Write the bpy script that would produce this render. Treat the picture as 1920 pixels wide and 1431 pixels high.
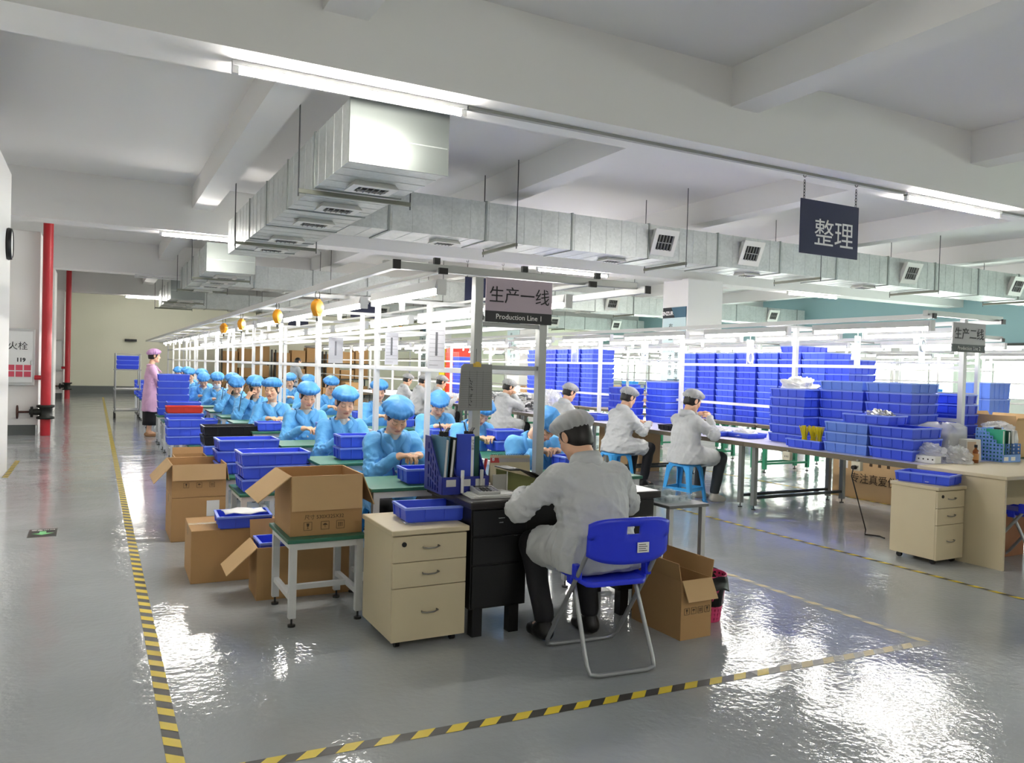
import bpy, bmesh, math, random
import numpy as np
from mathutils import Vector, Matrix, Euler

for _o in list(bpy.data.objects):
    bpy.data.objects.remove(_o)
SC = bpy.context.scene
COL = SC.collection
PI = math.pi
random.seed(7)

# ------------------------------------------------------------------ camera
YAW, PITCH, ROLL, FOC, EYE = 0.4866, -0.01716, 0.02725, 1480.0, 1.5
_cy, _sy = math.cos(YAW), math.sin(YAW)
_r = Vector((_cy, -_sy, 0)); _f = Vector((_sy, _cy, 0)); _u = Vector((0, 0, 1))
_f, _u = math.cos(PITCH) * _f + math.sin(PITCH) * _u, math.cos(PITCH) * _u - math.sin(PITCH) * _f
_r, _u = math.cos(ROLL) * _r + math.sin(ROLL) * _u, math.cos(ROLL) * _u - math.sin(ROLL) * _r
cam = bpy.data.cameras.new('camera')
cam.sensor_fit = 'HORIZONTAL'; cam.sensor_width = 36.0
cam.lens = FOC * 36.0 / 1920.0
cam.clip_start = 0.05; cam.clip_end = 300
camo = bpy.data.objects.new('camera', cam)
COL.objects.link(camo)
m = Matrix((( _r.x, _u.x, -_f.x, 0), (_r.y, _u.y, -_f.y, 0), (_r.z, _u.z, -_f.z, EYE), (0, 0, 0, 1)))
camo.matrix_world = m
SC.camera = camo

# ------------------------------------------------------------------ view + world
SC.view_settings.view_transform = 'Standard'
SC.view_settings.look = 'None'
SC.view_settings.gamma = 1.0
SC.view_settings.use_curve_mapping = False
SC.view_settings.exposure = 2.0
SC.cycles.use_denoising = True
SC.cycles.max_bounces = 7
SC.cycles.diffuse_bounces = 4
SC.cycles.glossy_bounces = 3
SC.cycles.transmission_bounces = 4
SC.cycles.transparent_max_bounces = 10
SC.cycles.caustics_reflective = False
SC.cycles.caustics_refractive = False
SC.cycles.sample_clamp_indirect = 6.0
W = bpy.data.worlds.new('overcast_sky'); SC.world = W
W.use_nodes = True
_bg = W.node_tree.nodes['Background']
_bg.inputs[0].default_value = (0.98, 1.0, 0.95, 1); _bg.inputs[1].default_value = 4.0
TUBE_POWER = 52.0       # emission strength of the ceiling tubes
LINE_POWER = 18.0       # emission strength of the tubes over the production lines

# ------------------------------------------------------------------ colour + materials
def lin(c):
    return c / 12.92 if c <= 0.04045 else ((c + 0.055) / 1.055) ** 2.4
def hexc(h):
    h = h.lstrip('#')
    return tuple(lin(int(h[i:i + 2], 16) / 255) for i in (0, 2, 4)) + (1.0,)
MATS = {}
def mat(name, col, rough=0.5, metal=0.0, spec=0.5, noise=0.0, nscale=8.0, bump=0.0, bscale=30.0, emit=0.0, alpha=1.0,
        trans=0.0, coat=0.0, sheen=0.0, subsurf=0.0, ior=1.45):
    if name in MATS: return MATS[name]
    mt = bpy.data.materials.new(name); mt.use_nodes = True
    nt = mt.node_tree; b = nt.nodes['Principled BSDF']
    c = hexc(col) if isinstance(col, str) else col
    b.inputs['Base Color'].default_value = c
    b.inputs['Roughness'].default_value = rough
    b.inputs['Metallic'].default_value = metal
    b.inputs['Specular IOR Level'].default_value = spec
    b.inputs['IOR'].default_value = ior
    b.inputs['Alpha'].default_value = alpha
    b.inputs['Transmission Weight'].default_value = trans
    b.inputs['Coat Weight'].default_value = coat
    b.inputs['Sheen Weight'].default_value = sheen
    b.inputs['Subsurface Weight'].default_value = subsurf
    if emit:
        b.inputs['Emission Color'].default_value = c
        b.inputs['Emission Strength'].default_value = emit
    if noise or bump:
        tc = nt.nodes.new('ShaderNodeTexCoord')
    if noise:
        n = nt.nodes.new('ShaderNodeTexNoise'); n.inputs['Scale'].default_value = nscale; n.inputs['Detail'].default_value = 4
        mp = nt.nodes.new('ShaderNodeMix'); mp.data_type = 'RGBA'
        mp.inputs[6].default_value = tuple(max(0, x * (1 - noise)) for x in c[:3]) + (1,)
        mp.inputs[7].default_value = tuple(min(1, x * (1 + noise)) for x in c[:3]) + (1,)
        nt.links.new(tc.outputs['Object'], n.inputs['Vector'])
        nt.links.new(n.outputs['Fac'], mp.inputs[0]); nt.links.new(mp.outputs[2], b.inputs['Base Color'])
    if bump:
        n2 = nt.nodes.new('ShaderNodeTexNoise'); n2.inputs['Scale'].default_value = bscale; n2.inputs['Detail'].default_value = 3
        bp = nt.nodes.new('ShaderNodeBump'); bp.inputs['Strength'].default_value = bump; bp.inputs['Distance'].default_value = 0.02
        nt.links.new(tc.outputs['Object'], n2.inputs['Vector'])
        nt.links.new(n2.outputs['Fac'], bp.inputs['Height']); nt.links.new(bp.outputs[0], b.inputs['Normal'])
    MATS[name] = mt
    return mt

def mat_vcol(name, rough=0.5, subsurf=0.0):
    mt = bpy.data.materials.new(name); mt.use_nodes = True
    b = mt.node_tree.nodes['Principled BSDF']
    a = mt.node_tree.nodes.new('ShaderNodeVertexColor'); a.layer_name = 'tone'
    mt.node_tree.links.new(a.outputs['Color'], b.inputs['Base Color'])
    b.inputs['Roughness'].default_value = rough
    b.inputs['Subsurface Weight'].default_value = subsurf
    b.inputs['Subsurface Radius'].default_value = (0.01, 0.004, 0.002)
    MATS[name] = mt
    return mt

def mat_glow(name, col, strength):
    mt = bpy.data.materials.new(name); mt.use_nodes = True
    nt = mt.node_tree; nt.nodes.remove(nt.nodes['Principled BSDF'])
    e = nt.nodes.new('ShaderNodeEmission'); e.inputs[0].default_value = hexc(col); e.inputs[1].default_value = strength
    nt.links.new(e.outputs[0], nt.nodes['Material Output'].inputs[0]); MATS[name] = mt
    return mt

def mat_clear(name, tint, gloss=0.15, veil=0.0):
    """clear sheet: mostly see-through, a little mirror, an optional milky veil"""
    mt = bpy.data.materials.new(name); mt.use_nodes = True
    nt = mt.node_tree; nt.nodes.remove(nt.nodes['Principled BSDF'])
    t = nt.nodes.new('ShaderNodeBsdfTransparent'); t.inputs[0].default_value = hexc(tint)
    g = nt.nodes.new('ShaderNodeBsdfGlossy'); g.inputs['Roughness'].default_value = 0.08
    mx = nt.nodes.new('ShaderNodeMixShader'); mx.inputs[0].default_value = gloss
    nt.links.new(t.outputs[0], mx.inputs[1]); nt.links.new(g.outputs[0], mx.inputs[2])
    out = mx.outputs[0]
    if veil:
        d = nt.nodes.new('ShaderNodeBsdfDiffuse'); d.inputs[0].default_value = (0.85, 0.87, 0.88, 1)
        m2 = nt.nodes.new('ShaderNodeMixShader'); m2.inputs[0].default_value = veil
        nt.links.new(out, m2.inputs[1]); nt.links.new(d.outputs[0], m2.inputs[2]); out = m2.outputs[0]
    nt.links.new(out, nt.nodes['Material Output'].inputs[0]); MATS[name] = mt
    return mt

# ------------------------------------------------------------------ mesh builder
class MB:
    def __init__(s): s.v = []; s.f = []; s.mi = []; s.sm = []
    def add(s, vs, fs, mi=0, sm=False):
        o = len(s.v); s.v.extend([tuple(p) for p in vs])
        for f in fs: s.f.append([i + o for i in f]); s.mi.append(mi); s.sm.append(sm)
        return s
    def box(s, a, b, mi=0, R=None, at=None):
        x0, y0, z0 = a; x1, y1, z1 = b
        vs = [(x0, y0, z0), (x1, y0, z0), (x1, y1, z0), (x0, y1, z0), (x0, y0, z1), (x1, y0, z1), (x1, y1, z1), (x0, y1, z1)]
        if R is not None:
            at = Vector(at or (0, 0, 0)); vs = [at + R @ Vector(p) for p in vs]
        return s.add(vs, [(0, 3, 2, 1), (4, 5, 6, 7), (0, 1, 5, 4), (1, 2, 6, 5), (2, 3, 7, 6), (3, 0, 4, 7)], mi)
    def beam(s, p, q, w, h, mi=0, up=(0, 0, 1)):
        """rectangular bar from p to q, w across and h along up"""
        p = Vector(p); q = Vector(q); d = (q - p).normalized(); u = Vector(up)
        if abs(d.dot(u)) > .98: u = Vector((0, 1, 0))
        x = d.cross(u).normalized() * (w / 2); y = x.cross(d).normalized() * (h / 2)
        vs = [c + a * x + b * y for c in (p, q) for a, b in ((-1, -1), (1, -1), (1, 1), (-1, 1))]
        return s.add(vs, [(0, 1, 2, 3), (7, 6, 5, 4), (0, 4, 5, 1), (1, 5, 6, 2), (2, 6, 7, 3), (3, 7, 4, 0)], mi)
    def cyl(s, p, q, r, n=12, mi=0, r2=None, cap=True):
        p = Vector(p); q = Vector(q); d = (q - p).normalized(); r2 = r if r2 is None else r2
        x = d.orthogonal().normalized(); y = d.cross(x)
        vs = []
        for c, rr in ((p, r), (q, r2)):
            for i in range(n):
                a = 2 * PI * i / n; vs.append(c + x * (math.cos(a) * rr) + y * (math.sin(a) * rr))
        s.add(vs, [(i, (i + 1) % n, n + (i + 1) % n, n + i) for i in range(n)], mi, True)
        if cap: s.add(vs, [tuple(range(n - 1, -1, -1)), tuple(range(n, 2 * n))], mi)
        return s
    def tube(s, path, r, n=8, mi=0, closed=False):
        P = [Vector(p) for p in path]; k = len(P); vs = []
        d0 = (P[1] - P[0]).normalized(); x = d0.orthogonal().normalized()
        for i in range(k):
            if closed: d = (P[(i + 1) % k] - P[i - 1]).normalized()
            else: d = (P[min(i + 1, k - 1)] - P[max(i - 1, 0)]).normalized()
            x = (x - d * x.dot(d)).normalized(); y = d.cross(x)
            rr = r[i] if isinstance(r, (list, tuple)) else r
            for j in range(n):
                a = 2 * PI * j / n; vs.append(P[i] + x * (math.cos(a) * rr) + y * (math.sin(a) * rr))
        fs = []
        for i in range(k if closed else k - 1):
            a, b = i * n, ((i + 1) % k) * n
            fs += [(a + j, a + (j + 1) % n, b + (j + 1) % n, b + j) for j in range(n)]
        s.add(vs, fs, mi, True)
        if not closed: s.add(vs, [tuple(range(n - 1, -1, -1)), tuple(range((k - 1) * n, k * n))], mi)
        return s
    def lathe(s, prof, c=(0, 0, 0), n=20, mi=0, ax='z', cap=False):
        vs = []; k = len(prof)
        for r, h in prof:
            for j in range(n):
                a = 2 * PI * j / n; x, y = r * math.cos(a), r * math.sin(a)
                p = (x, y, h) if ax == 'z' else ((h, x, y) if ax == 'x' else (y, h, x))
                vs.append((p[0] + c[0], p[1] + c[1], p[2] + c[2]))
        fs = [(i * n + j, i * n + (j + 1) % n, (i + 1) * n + (j + 1) % n, (i + 1) * n + j) for i in range(k - 1) for j in range(n)]
        s.add(vs, fs, mi, True)
        if cap: s.add(vs, [tuple(range(n - 1, -1, -1)), tuple(range((k - 1) * n, k * n))], mi)
        return s
    def prism(s, poly, z0, z1, mi=0, T=None):
        """poly: 2-D outline extruded from z0 to z1, then moved by matrix T"""
        n = len(poly); vs = [(x, y, z0) for x, y in poly] + [(x, y, z1) for x, y in poly]
        if T is not None: vs = [T @ Vector(p) for p in vs]
        return s.add(vs, [tuple(range(n - 1, -1, -1)), tuple(range(n, 2 * n))] + [(i, (i + 1) % n, n + (i + 1) % n, n + i) for i in range(n)], mi)
    def grid(s, P, mi=0, sm=True, closed=False):
        """P: rows x cols of points"""
        r, c = len(P), len(P[0]); vs = [p for row in P for p in row]
        cc = c if closed else c - 1
        return s.add(vs, [(i * c + j, i * c + (j + 1) % c, (i + 1) * c + (j + 1) % c, (i + 1) * c + j) for i in range(r - 1) for j in range(cc)], mi, sm)
    def mesh(s, name):
        me = bpy.data.meshes.new(name); me.from_pydata([tuple(p) for p in s.v], [], s.f)
        me.polygons.foreach_set('material_index', s.mi); me.polygons.foreach_set('use_smooth', s.sm); me.update()
        return me
    def obj(s, name, mats, parent=None, bevel=0.0, solid=0.0, loc=None, rz=None):
        me = s.mesh(name)
        for x in (mats if isinstance(mats, (list, tuple)) else [mats]): me.materials.append(x)
        return link(name, me, parent, bevel, solid, loc, rz)
def link(name, me, parent=None, bevel=0.0, solid=0.0, loc=None, rz=None):
    o = bpy.data.objects.new(name, me); COL.objects.link(o)
    if parent: o.parent = parent
    if loc: o.location = loc
    if rz: o.rotation_euler.z = rz
    if solid:
        md = o.modifiers.new('thickness', 'SOLIDIFY'); md.thickness = solid; md.offset = 0
    if bevel:
        md = o.modifiers.new('soft_edges', 'BEVEL'); md.width = bevel; md.segments = 2; md.limit_method = 'ANGLE'; md.angle_limit = 0.7
    return o
def tag(o, label, cat, group=None, kind=None):
    o['label'] = label; o['category'] = cat
    if group: o['group'] = group
    if kind: o['kind'] = kind
    return o
def thing(name, label, cat, loc=(0, 0, 0), rz=0.0, group=None):
    o = bpy.data.objects.new(name, None); COL.objects.link(o); o.empty_display_size = .1
    o.location = loc; o.rotation_euler = (0, 0, rz)
    return tag(o, label, cat, group)
def struct(o):
    o['kind'] = 'structure'; return o
KIDS = {}
def kids_of(o):
    """children looked up once per source thing"""
    if o.name not in KIDS: KIDS[o.name] = [c for c in COL.objects if c.parent == o]
    return KIDS[o.name]
def dup(o, loc, rz=0.0, label=None, group=None, parent=None, cat=None):
    c = o.copy(); COL.objects.link(c)
    if parent: c.parent = parent
    if loc is not None: c.location = loc; c.rotation_euler = (0, 0, rz)
    if label: c['label'] = label
    if group: c['group'] = group
    if cat: c['category'] = cat
    for ch in kids_of(o):
        d = ch.copy(); COL.objects.link(d); d.parent = c
        for g in kids_of(ch):
            e = g.copy(); COL.objects.link(e); e.parent = d
    return c
def part(o, label=None):
    if label: o['label'] = label
    return o
def text_mesh(txt, size, mt, name='lettering', parent=None, loc=(0, 0, 0), rot=(0, 0, 0), align='CENTER', depth=0.0008, sx=1.0, lines=1.0, bold=0.0):
    cu = bpy.data.curves.new(name, 'FONT'); cu.body = txt; cu.size = size; cu.align_x = align; cu.align_y = 'CENTER'
    cu.extrude = depth; cu.space_line = lines; cu.resolution_u = 2; cu.offset = bold
    tmp = bpy.data.objects.new(name, cu); COL.objects.link(tmp)
    dg = bpy.context.evaluated_depsgraph_get()
    me = bpy.data.meshes.new_from_object(tmp.evaluated_get(dg))
    bpy.data.objects.remove(tmp); bpy.data.curves.remove(cu)
    me.materials.clear(); me.materials.append(mt); me.name = name
    o = bpy.data.objects.new(name, me); COL.objects.link(o)
    if parent: o.parent = parent
    o.location = loc; o.rotation_euler = rot; o.scale = (sx, 1, 1)
    return o
# ------------------------------------------------------------------ shared materials
WHITE = mat('white_paint', '#e4e3e0', .75, noise=.015, nscale=1.2)
CEIL = mat('ceiling_paint', '#dedddb', .8, noise=.02, nscale=.7)
BACKW = mat('back_wall_paint', '#dddcc9', .75, noise=.02, nscale=.8)
SKIRT = mat('skirting_grey', '#5f6462', .4)
TEAL = mat('teal_band', '#8fb0b4', .6)
ALU = mat('aluminium', '#b9bbb8', .32, metal=.85)
ALUP = mat('pale_aluminium', '#c9cac8', .4, metal=.35)
FRAMEW = mat('white_enamel', '#d2d3d3', .38)
BLACKP = mat('black_plastic', '#141414', .4)
DARKST = mat('dark_steel', '#3a3c3b', .45, metal=.6)
STEEL = mat('bright_steel', '#c4c6c6', .25, metal=.9)
RED = mat('red_enamel', '#b3262f', .35, noise=.08, nscale=5)
RUST = mat('rusty_iron', '#4a2d25', .6, metal=.3, noise=.3, nscale=25)
IRON = mat('cast_iron', '#2b2d2a', .5, metal=.5, noise=.2, nscale=20)
PAPER = mat('white_paper', '#e8e8e6', .7)
INK = mat('black_ink', '#1c1b1e', .6)
GLOW = mat_glow('ceiling_tube_light', '#fffaf2', TUBE_POWER)
GLOWL = mat_glow('line_tube_light', '#fffbf4', LINE_POWER)
OFFTUBE = mat('unlit_tube', '#d8dada', .3)
GLASS = mat_clear('window_glass', '#f2faf6', .06)
ACRYL = mat_clear('clear_acrylic', '#eef3f4', .12, .12)
BLUE = mat('blue_polypropylene', '#3f5ae0', .38, noise=.05, nscale=3)
YEL = mat('yellow_tape', '#dfc53a', .4)
TBLK = mat('black_tape', '#3c3b36', .4)
YELF = mat('worn_yellow_tape', '#c9b98a', .45)
TBLKF = mat('worn_grey_tape', '#8c8a80', .4)

def mat_floor():
    mt = bpy.data.materials.new('epoxy_floor'); mt.use_nodes = True
    nt = mt.node_tree; b = nt.nodes['Principled BSDF']; L = nt.links.new
    tc = nt.nodes.new('ShaderNodeTexCoord')
    n = nt.nodes.new('ShaderNodeTexNoise'); n.inputs['Scale'].default_value = .55; n.inputs['Detail'].default_value = 5
    r = nt.nodes.new('ShaderNodeValToRGB')
    r.color_ramp.elements[0].position = .3; r.color_ramp.elements[0].color = hexc('#9a9fa1')
    r.color_ramp.elements[1].position = .72; r.color_ramp.elements[1].color = hexc('#b0b3b5')
    L(tc.outputs['Object'], n.inputs['Vector']); L(n.outputs['Fac'], r.inputs[0]); L(r.outputs[0], b.inputs['Base Color'])
    b.inputs['Roughness'].default_value = .08
    b.inputs['IOR'].default_value = 1.55
    b.inputs['Specular IOR Level'].default_value = .5
    w = nt.nodes.new('ShaderNodeTexNoise'); w.inputs['Scale'].default_value = 26; w.inputs['Detail'].default_value = 2.5
    w2 = nt.nodes.new('ShaderNodeTexNoise'); w2.inputs['Scale'].default_value = 1.6; w2.inputs['Detail'].default_value = 2
    mx = nt.nodes.new('ShaderNodeMath'); mx.operation = 'MULTIPLY_ADD'; mx.inputs[1].default_value = 6.0
    L(tc.outputs['Object'], w.inputs['Vector']); L(tc.outputs['Object'], w2.inputs['Vector'])
    L(w2.outputs['Fac'], mx.inputs[0]); L(w.outputs['Fac'], mx.inputs[2])
    bp = nt.nodes.new('ShaderNodeBump'); bp.inputs['Strength'].default_value = .16; bp.inputs['Distance'].default_value = .012
    L(mx.outputs[0], bp.inputs['Height']); L(bp.outputs[0], b.inputs['Normal'])
    return mt
FLOORM = mat_floor()

def mat_duct():
    mt = bpy.data.materials.new('galvanised_sheet'); mt.use_nodes = True
    nt = mt.node_tree; b = nt.nodes['Principled BSDF']; L = nt.links.new
    tc = nt.nodes.new('ShaderNodeTexCoord')
    v = nt.nodes.new('ShaderNodeTexVoronoi'); v.inputs['Scale'].default_value = 28
    n = nt.nodes.new('ShaderNodeTexNoise'); n.inputs['Scale'].default_value = 3; n.inputs['Detail'].default_value = 5
    ad = nt.nodes.new('ShaderNodeMath'); ad.operation = 'MULTIPLY_ADD'; ad.inputs[1].default_value = .35
    r = nt.nodes.new('ShaderNodeValToRGB')
    r.color_ramp.elements[0].position = .35; r.color_ramp.elements[0].color = hexc('#b3b8b6')
    r.color_ramp.elements[1].position = .9; r.color_ramp.elements[1].color = hexc('#c6cac8')
    sep = nt.nodes.new('ShaderNodeSeparateColor')
    L(tc.outputs['Object'], v.inputs['Vector']); L(tc.outputs['Object'], n.inputs['Vector'])
    L(v.outputs['Color'], sep.inputs[0]); L(sep.outputs[0], ad.inputs[0]); L(n.outputs['Fac'], ad.inputs[2])
    L(ad.outputs[0], r.inputs[0]); L(r.outputs[0], b.inputs['Base Color'])
    b.inputs['Metallic'].default_value = .4; b.inputs['Roughness'].default_value = .36
    bp = nt.nodes.new('ShaderNodeBump'); bp.inputs['Strength'].default_value = .25; bp.inputs['Distance'].default_value = .02
    L(n.outputs['Fac'], bp.inputs['Height']); L(bp.outputs[0], b.inputs['Normal'])
    return mt
DUCT = mat_duct()

# ------------------------------------------------------------------ room shell
X0, X1, Y0, Y1, SLAB, BEAMZ = -2.2, 24.0, -5.0, 36.3, 4.6, 3.78
struct(MB().box((X0, Y0, -.12), (X1 + .3, Y1 + .3, 0)).obj('floor', FLOORM))
struct(MB().box((X0, Y0, SLAB), (X1 + .3, Y1 + .3, SLAB + .15)).obj('ceiling', CEIL))
struct(MB().box((X0, Y1, 0), (X1 + .3, Y1 + .2, SLAB)).obj('wall_back', BACKW))
struct(MB().box((X0 - .2, Y0, 0), (X0, Y1 + .2, SLAB)).obj('wall_left', WHITE))
struct(MB().box((X0, Y0 - .2, 0), (X1 + .3, Y0, SLAB)).obj('wall_front', WHITE))
struct(MB().box((-2.2, 36.26, 0), (23.9, 36.3, .3)).box((-2.2, 36.29, 0), (23.9, 36.3, .31)).obj('baseboard_back', SKIRT))
# cross beams carried by the columns, and the shallower beams between them
BEAMS = (-2.6, 6.1, 15.3, 23.7, 32.0)
for y in BEAMS:
    struct(MB().box((X0, y, BEAMZ), (X1, y + .56, SLAB)).obj('beam', CEIL))
for i, x in enumerate((1.5, 5.65, 9.6, 13.6, 17.6, 21.4)):
    ys = list(BEAMS) + [Y1]
    for a, b in zip(ys[:-1], ys[1:]):
        struct(MB().box((x, a + .56, 4.2), (x + .36, b, SLAB)).obj('cross_beam', CEIL))
# blocks and pilasters of the left wall
for (ya, yb, x) in ((-5, 12.0, -.98), (17.25, 19.0, -.93), (24.2, 25.6, -.97), (31.8, 33.6, -.97)):
    struct(MB().box((X0, ya, 0), (x, yb, BEAMZ + .02)).obj('pilaster', WHITE))
    if ya > 0:
        struct(MB().box((X0, ya - .012, 0), (x, ya + .02, .19)).obj('baseboard_left', SKIRT))
# columns in the hall
POSTER = mat('poster_pale_teal', '#b9cfd0', .5)
POSTERD = mat('poster_slate', '#3f6375', .5)
POSTERK = mat('poster_black', '#22272c', .5)
for k, y in enumerate((6.0, 15.05, 23.6, 32.0)):
    struct(MB().box((12.75, y, 0), (13.85, y + .95, BEAMZ + .02)).obj('column', WHITE))
    if k == 0: continue
    t = thing('wall_banner', ('pale teal slogan banner with dark header on the nearest white column',
                              'pale teal slogan banner on the second white column behind the sign frame',
                              'pale teal slogan banner on the farthest white column')[k - 1], 'banner', (12.745, y + .475, 0), 0, 'slogan banners on the columns')
    MB().box((-.012, -.44, 1.25), (0, .44, 3.12)).obj('banner_sheet', POSTER, t)
    MB().prism([(-.44, 2.86), (-.44, 3.12), (.44, 3.12), (.44, 2.86)], -.002, .012, 0, Matrix(((0, 0, -1, -.002), (1, 0, 0, 0), (0, 1, 0, 0), (0, 0, 0, 1)))).obj('header_strip', POSTERD, t)
    MB().prism([(-.02, 2.86), (.44, 2.86), (.44, 3.12), (.12, 3.12)], 0, .016, 0, Matrix(((0, 0, -1, -.002), (1, 0, 0, 0), (0, 1, 0, 0), (0, 0, 0, 1)))).obj('header_corner', POSTERK, t)
    RB = (PI / 2, 0, -PI / 2)
    text_mesh('SINZUR', .13, PAPER, 'lettering', t, (-.022, .26, 2.97), RB, bold=.004)
    for j, (s, yy, zz) in enumerate((('有品质', .12, 2.63), ('有改善', -.12, 2.46))):
        for q, ch in enumerate(s):
            text_mesh(ch, .17, INK, 'lettering', t, (-.016, yy, zz - q * .27), RB)
    for j, (s, yy, zz) in enumerate((('才有市场', .12, 1.82), ('才有进步', -.12, 1.65))):
        for q, ch in enumerate(s[:3]):
            text_mesh(ch, .15, INK, 'lettering', t, (-.016, yy, zz - q * .2 + .06), RB)
    MB().box((-.015, -.44, 1.25), (0, .2, 1.33)).obj('footer_strip', POSTERD, t)

# window wall on the right: sill wall, piers, teal header, glazed openings
struct(MB().box((X1, Y0, 0), (X1 + .25, Y1, .95)).obj('wall_right', mat('sill_wall', '#cfd6cf', .7)))
struct(MB().box((X1, Y0, 2.62), (X1 + .25, Y1, SLAB)).obj('wall_right', TEAL))
struct(MB().box((X1 - .03, Y0, 2.56), (X1 + .25, Y1, 2.64)).obj('trim_1', DARKST))
WN = 9; WP = 4.5
FRG = mat('window_frame', '#b9bdb9', .4)
for k in range(WN):
    ya = Y0 + .3 + k * WP; yb = ya + WP - .34
    struct(MB().box((X1, yb, .95), (X1 + .25, yb + .34, 2.62)).obj('wall_pier', WHITE))
    fr = MB()
    for q in range(5):
        yy = ya + (yb - ya) * q / 4
        fr.box((X1 + .05, yy - .03, .95), (X1 + .13, yy + .03, 2.62))
    fr.box((X1 + .05, ya, .95), (X1 + .13, yb, 1.0)).box((X1 + .05, ya, 2.57), (X1 + .13, yb, 2.62)).box((X1 + .06, ya, 2.1), (X1 + .12, yb, 2.14))
    fo = struct(fr.obj('window_%d' % (k + 1), FRG))
    struct(MB().box((X1 + .08, ya, .95), (X1 + .09, yb, 2.62)).obj('pane', GLASS, fo))
# pale blinds / curtains that hang in some windows
CURT = mat('pale_green_curtain', '#dfeee0', .8)
for k, y in enumerate((14.6, 19.1, 21.2, 27.5)):
    P = [[(X1 - .08 + .03 * math.sin(i * 1.9), y + i * .06, z) for i in range(16)] for z in (.75, 1.6, 2.6)]
    tag(MB().grid(P).obj('curtain', CURT, None, 0, .008), ('pale green curtain at the window nearest the right edge', 'pale green curtain beside the second window pier',
        'pale green curtain past the line two post', 'pale green curtain at the far windows')[k], 'curtain', 'window curtains')

# ------------------------------------------------------------------ floor tapes and floor sign
def tape(a, b, w, label, period=.15, worn_from=None, worn=False):
    a = Vector((a[0], a[1], 0)); b = Vector((b[0], b[1], 0)); d = b - a; Lh = d.length; d.normalize(); n = Vector((-d.y, d.x, 0)) * (w / 2)
    mb = MB(); k = int(Lh / period); sk = d * (w * .45)
    mb.add([a - n + Vector((0, 0, .001)), b - n + Vector((0, 0, .001)), b + n + Vector((0, 0, .001)), a + n + Vector((0, 0, .001))], [(0, 1, 2, 3)], 3 if worn else 1)
    z = Vector((0, 0, .0018))
    for i in range(k):
        s = a + d * (i * period + .02); e = s + d * (period * .5)
        wn = worn or (worn_from is not None and i * period > worn_from)
        mb.add([s - n - sk + z, e - n - sk + z, e + n + sk + z, s + n + sk + z], [(0, 1, 2, 3)], 2 if wn else 0)
    if worn_from is not None:
        s = a + d * worn_from; mb.add([s - n + z * .8, b - n + z * .8, b + n + z * .8, s + n + z * .8], [(0, 1, 2, 3)], 3)
    return tag(mb.obj('floor_tape', [YEL, TBLK, YELF, TBLKF]), label, 'floor tape', 'hazard tapes on the floor')
tape((.29, 2.2), (.29, 33), .062, 'yellow and black hazard tape edging the aisle beside line one')
tape((.1, 3.02), (4.22, 2.83), .062, 'yellow and black hazard tape crossing in front of the folding chair', worn_from=2.85)
tape((4.22, 2.83), (4.22, 9), .05, 'worn hazard tape running back from the tape corner by the pink bin', worn=True)
tape((5.69, 2.2), (5.69, 14), .045, 'thin yellow and black hazard tape in front of the line two stools')
tape((8.35, 4.5), (8.35, 20), .05, 'hazard tape under the line two bench beside the carton')
tape((-.94, 11.3), (-.94, 13.1), .06, 'short hazard tape strip against the left wall pilaster')
fs = thing('floor_sign', 'black floor sign with a green arrow stuck in the left aisle', 'floor sign', (-.365, 7.7, 0))
MB().box((-.105, -.17, 0), (.105, .17, .0016)).obj('sheet', mat('black_vinyl', '#2b322e', .35), fs)
GRN = mat('green_vinyl', '#7fd48a', .4)
MB().prism([(-.025, .06), (.025, .06), (.025, -.02), (.08, -.02), (0, -.09), (-.08, -.02), (-.025, -.02)], .0016, .003).obj('arrow', GRN, fs)
text_mesh('安全出口', .045, PAPER, 'lettering', fs, (0, .115, .002), (0, 0, 0))

# ------------------------------------------------------------------ red standpipes with valves, hydrant boxes, wall clock
def standpipe(x, y, label, top):
    t = thing('standpipe', label, 'fire pipe', (x, y, 0), 0, 'red fire pipes along the left wall')
    MB().cyl((0, 0, .0), (0, 0, .34), .085, 16).obj('lower_pipe', RED, t)
    MB().cyl((0, 0, .52), (0, 0, top), .085, 16).cyl((-.182, .02, 1.08), (0, 0, 1.08), .045, 12).obj('riser', RED, t)
    v = MB().lathe([(.0, .31), (.15, .31), (.15, .35), (.1, .37), (.1, .51), (.15, .53), (.15, .57), (.0, .57)], n=18)
    v.cyl((0, 0, .44), (-.26, 0, .44), .07, 14, r2=.05).cyl((-.2, 0, .44), (-.24, 0, .44), .1, 14)
    v = v.obj('valve_body', IRON, t)
    hw = MB(); hw.cyl((-.24, 0, .44), (-.46, 0, .44), .02, 8)
    hw.tube([(-.45, .115 * math.cos(a), .44 + .115 * math.sin(a)) for a in np.linspace(0, 2 * PI, 21)[:-1]], .014, 6, closed=True)
    for q in range(4): hw.cyl((-.45, 0, .44), (-.45, .115 * math.cos(q * PI / 2), .44 + .115 * math.sin(q * PI / 2)), .009, 6)
    hw.obj('handwheel', RUST, t)
    MB().box((-.16, .0, .0), (-.13, .03, .2)).obj('floor_strap', STEEL, t)
    return t
standpipe(-.80, 17.11, 'thick red fire pipe with rusty handwheel valve, nearest in the left aisle', 4.55)
standpipe(-.84, 31.66, 'red fire pipe with dark valve, far down the left aisle', 4.55)
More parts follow.
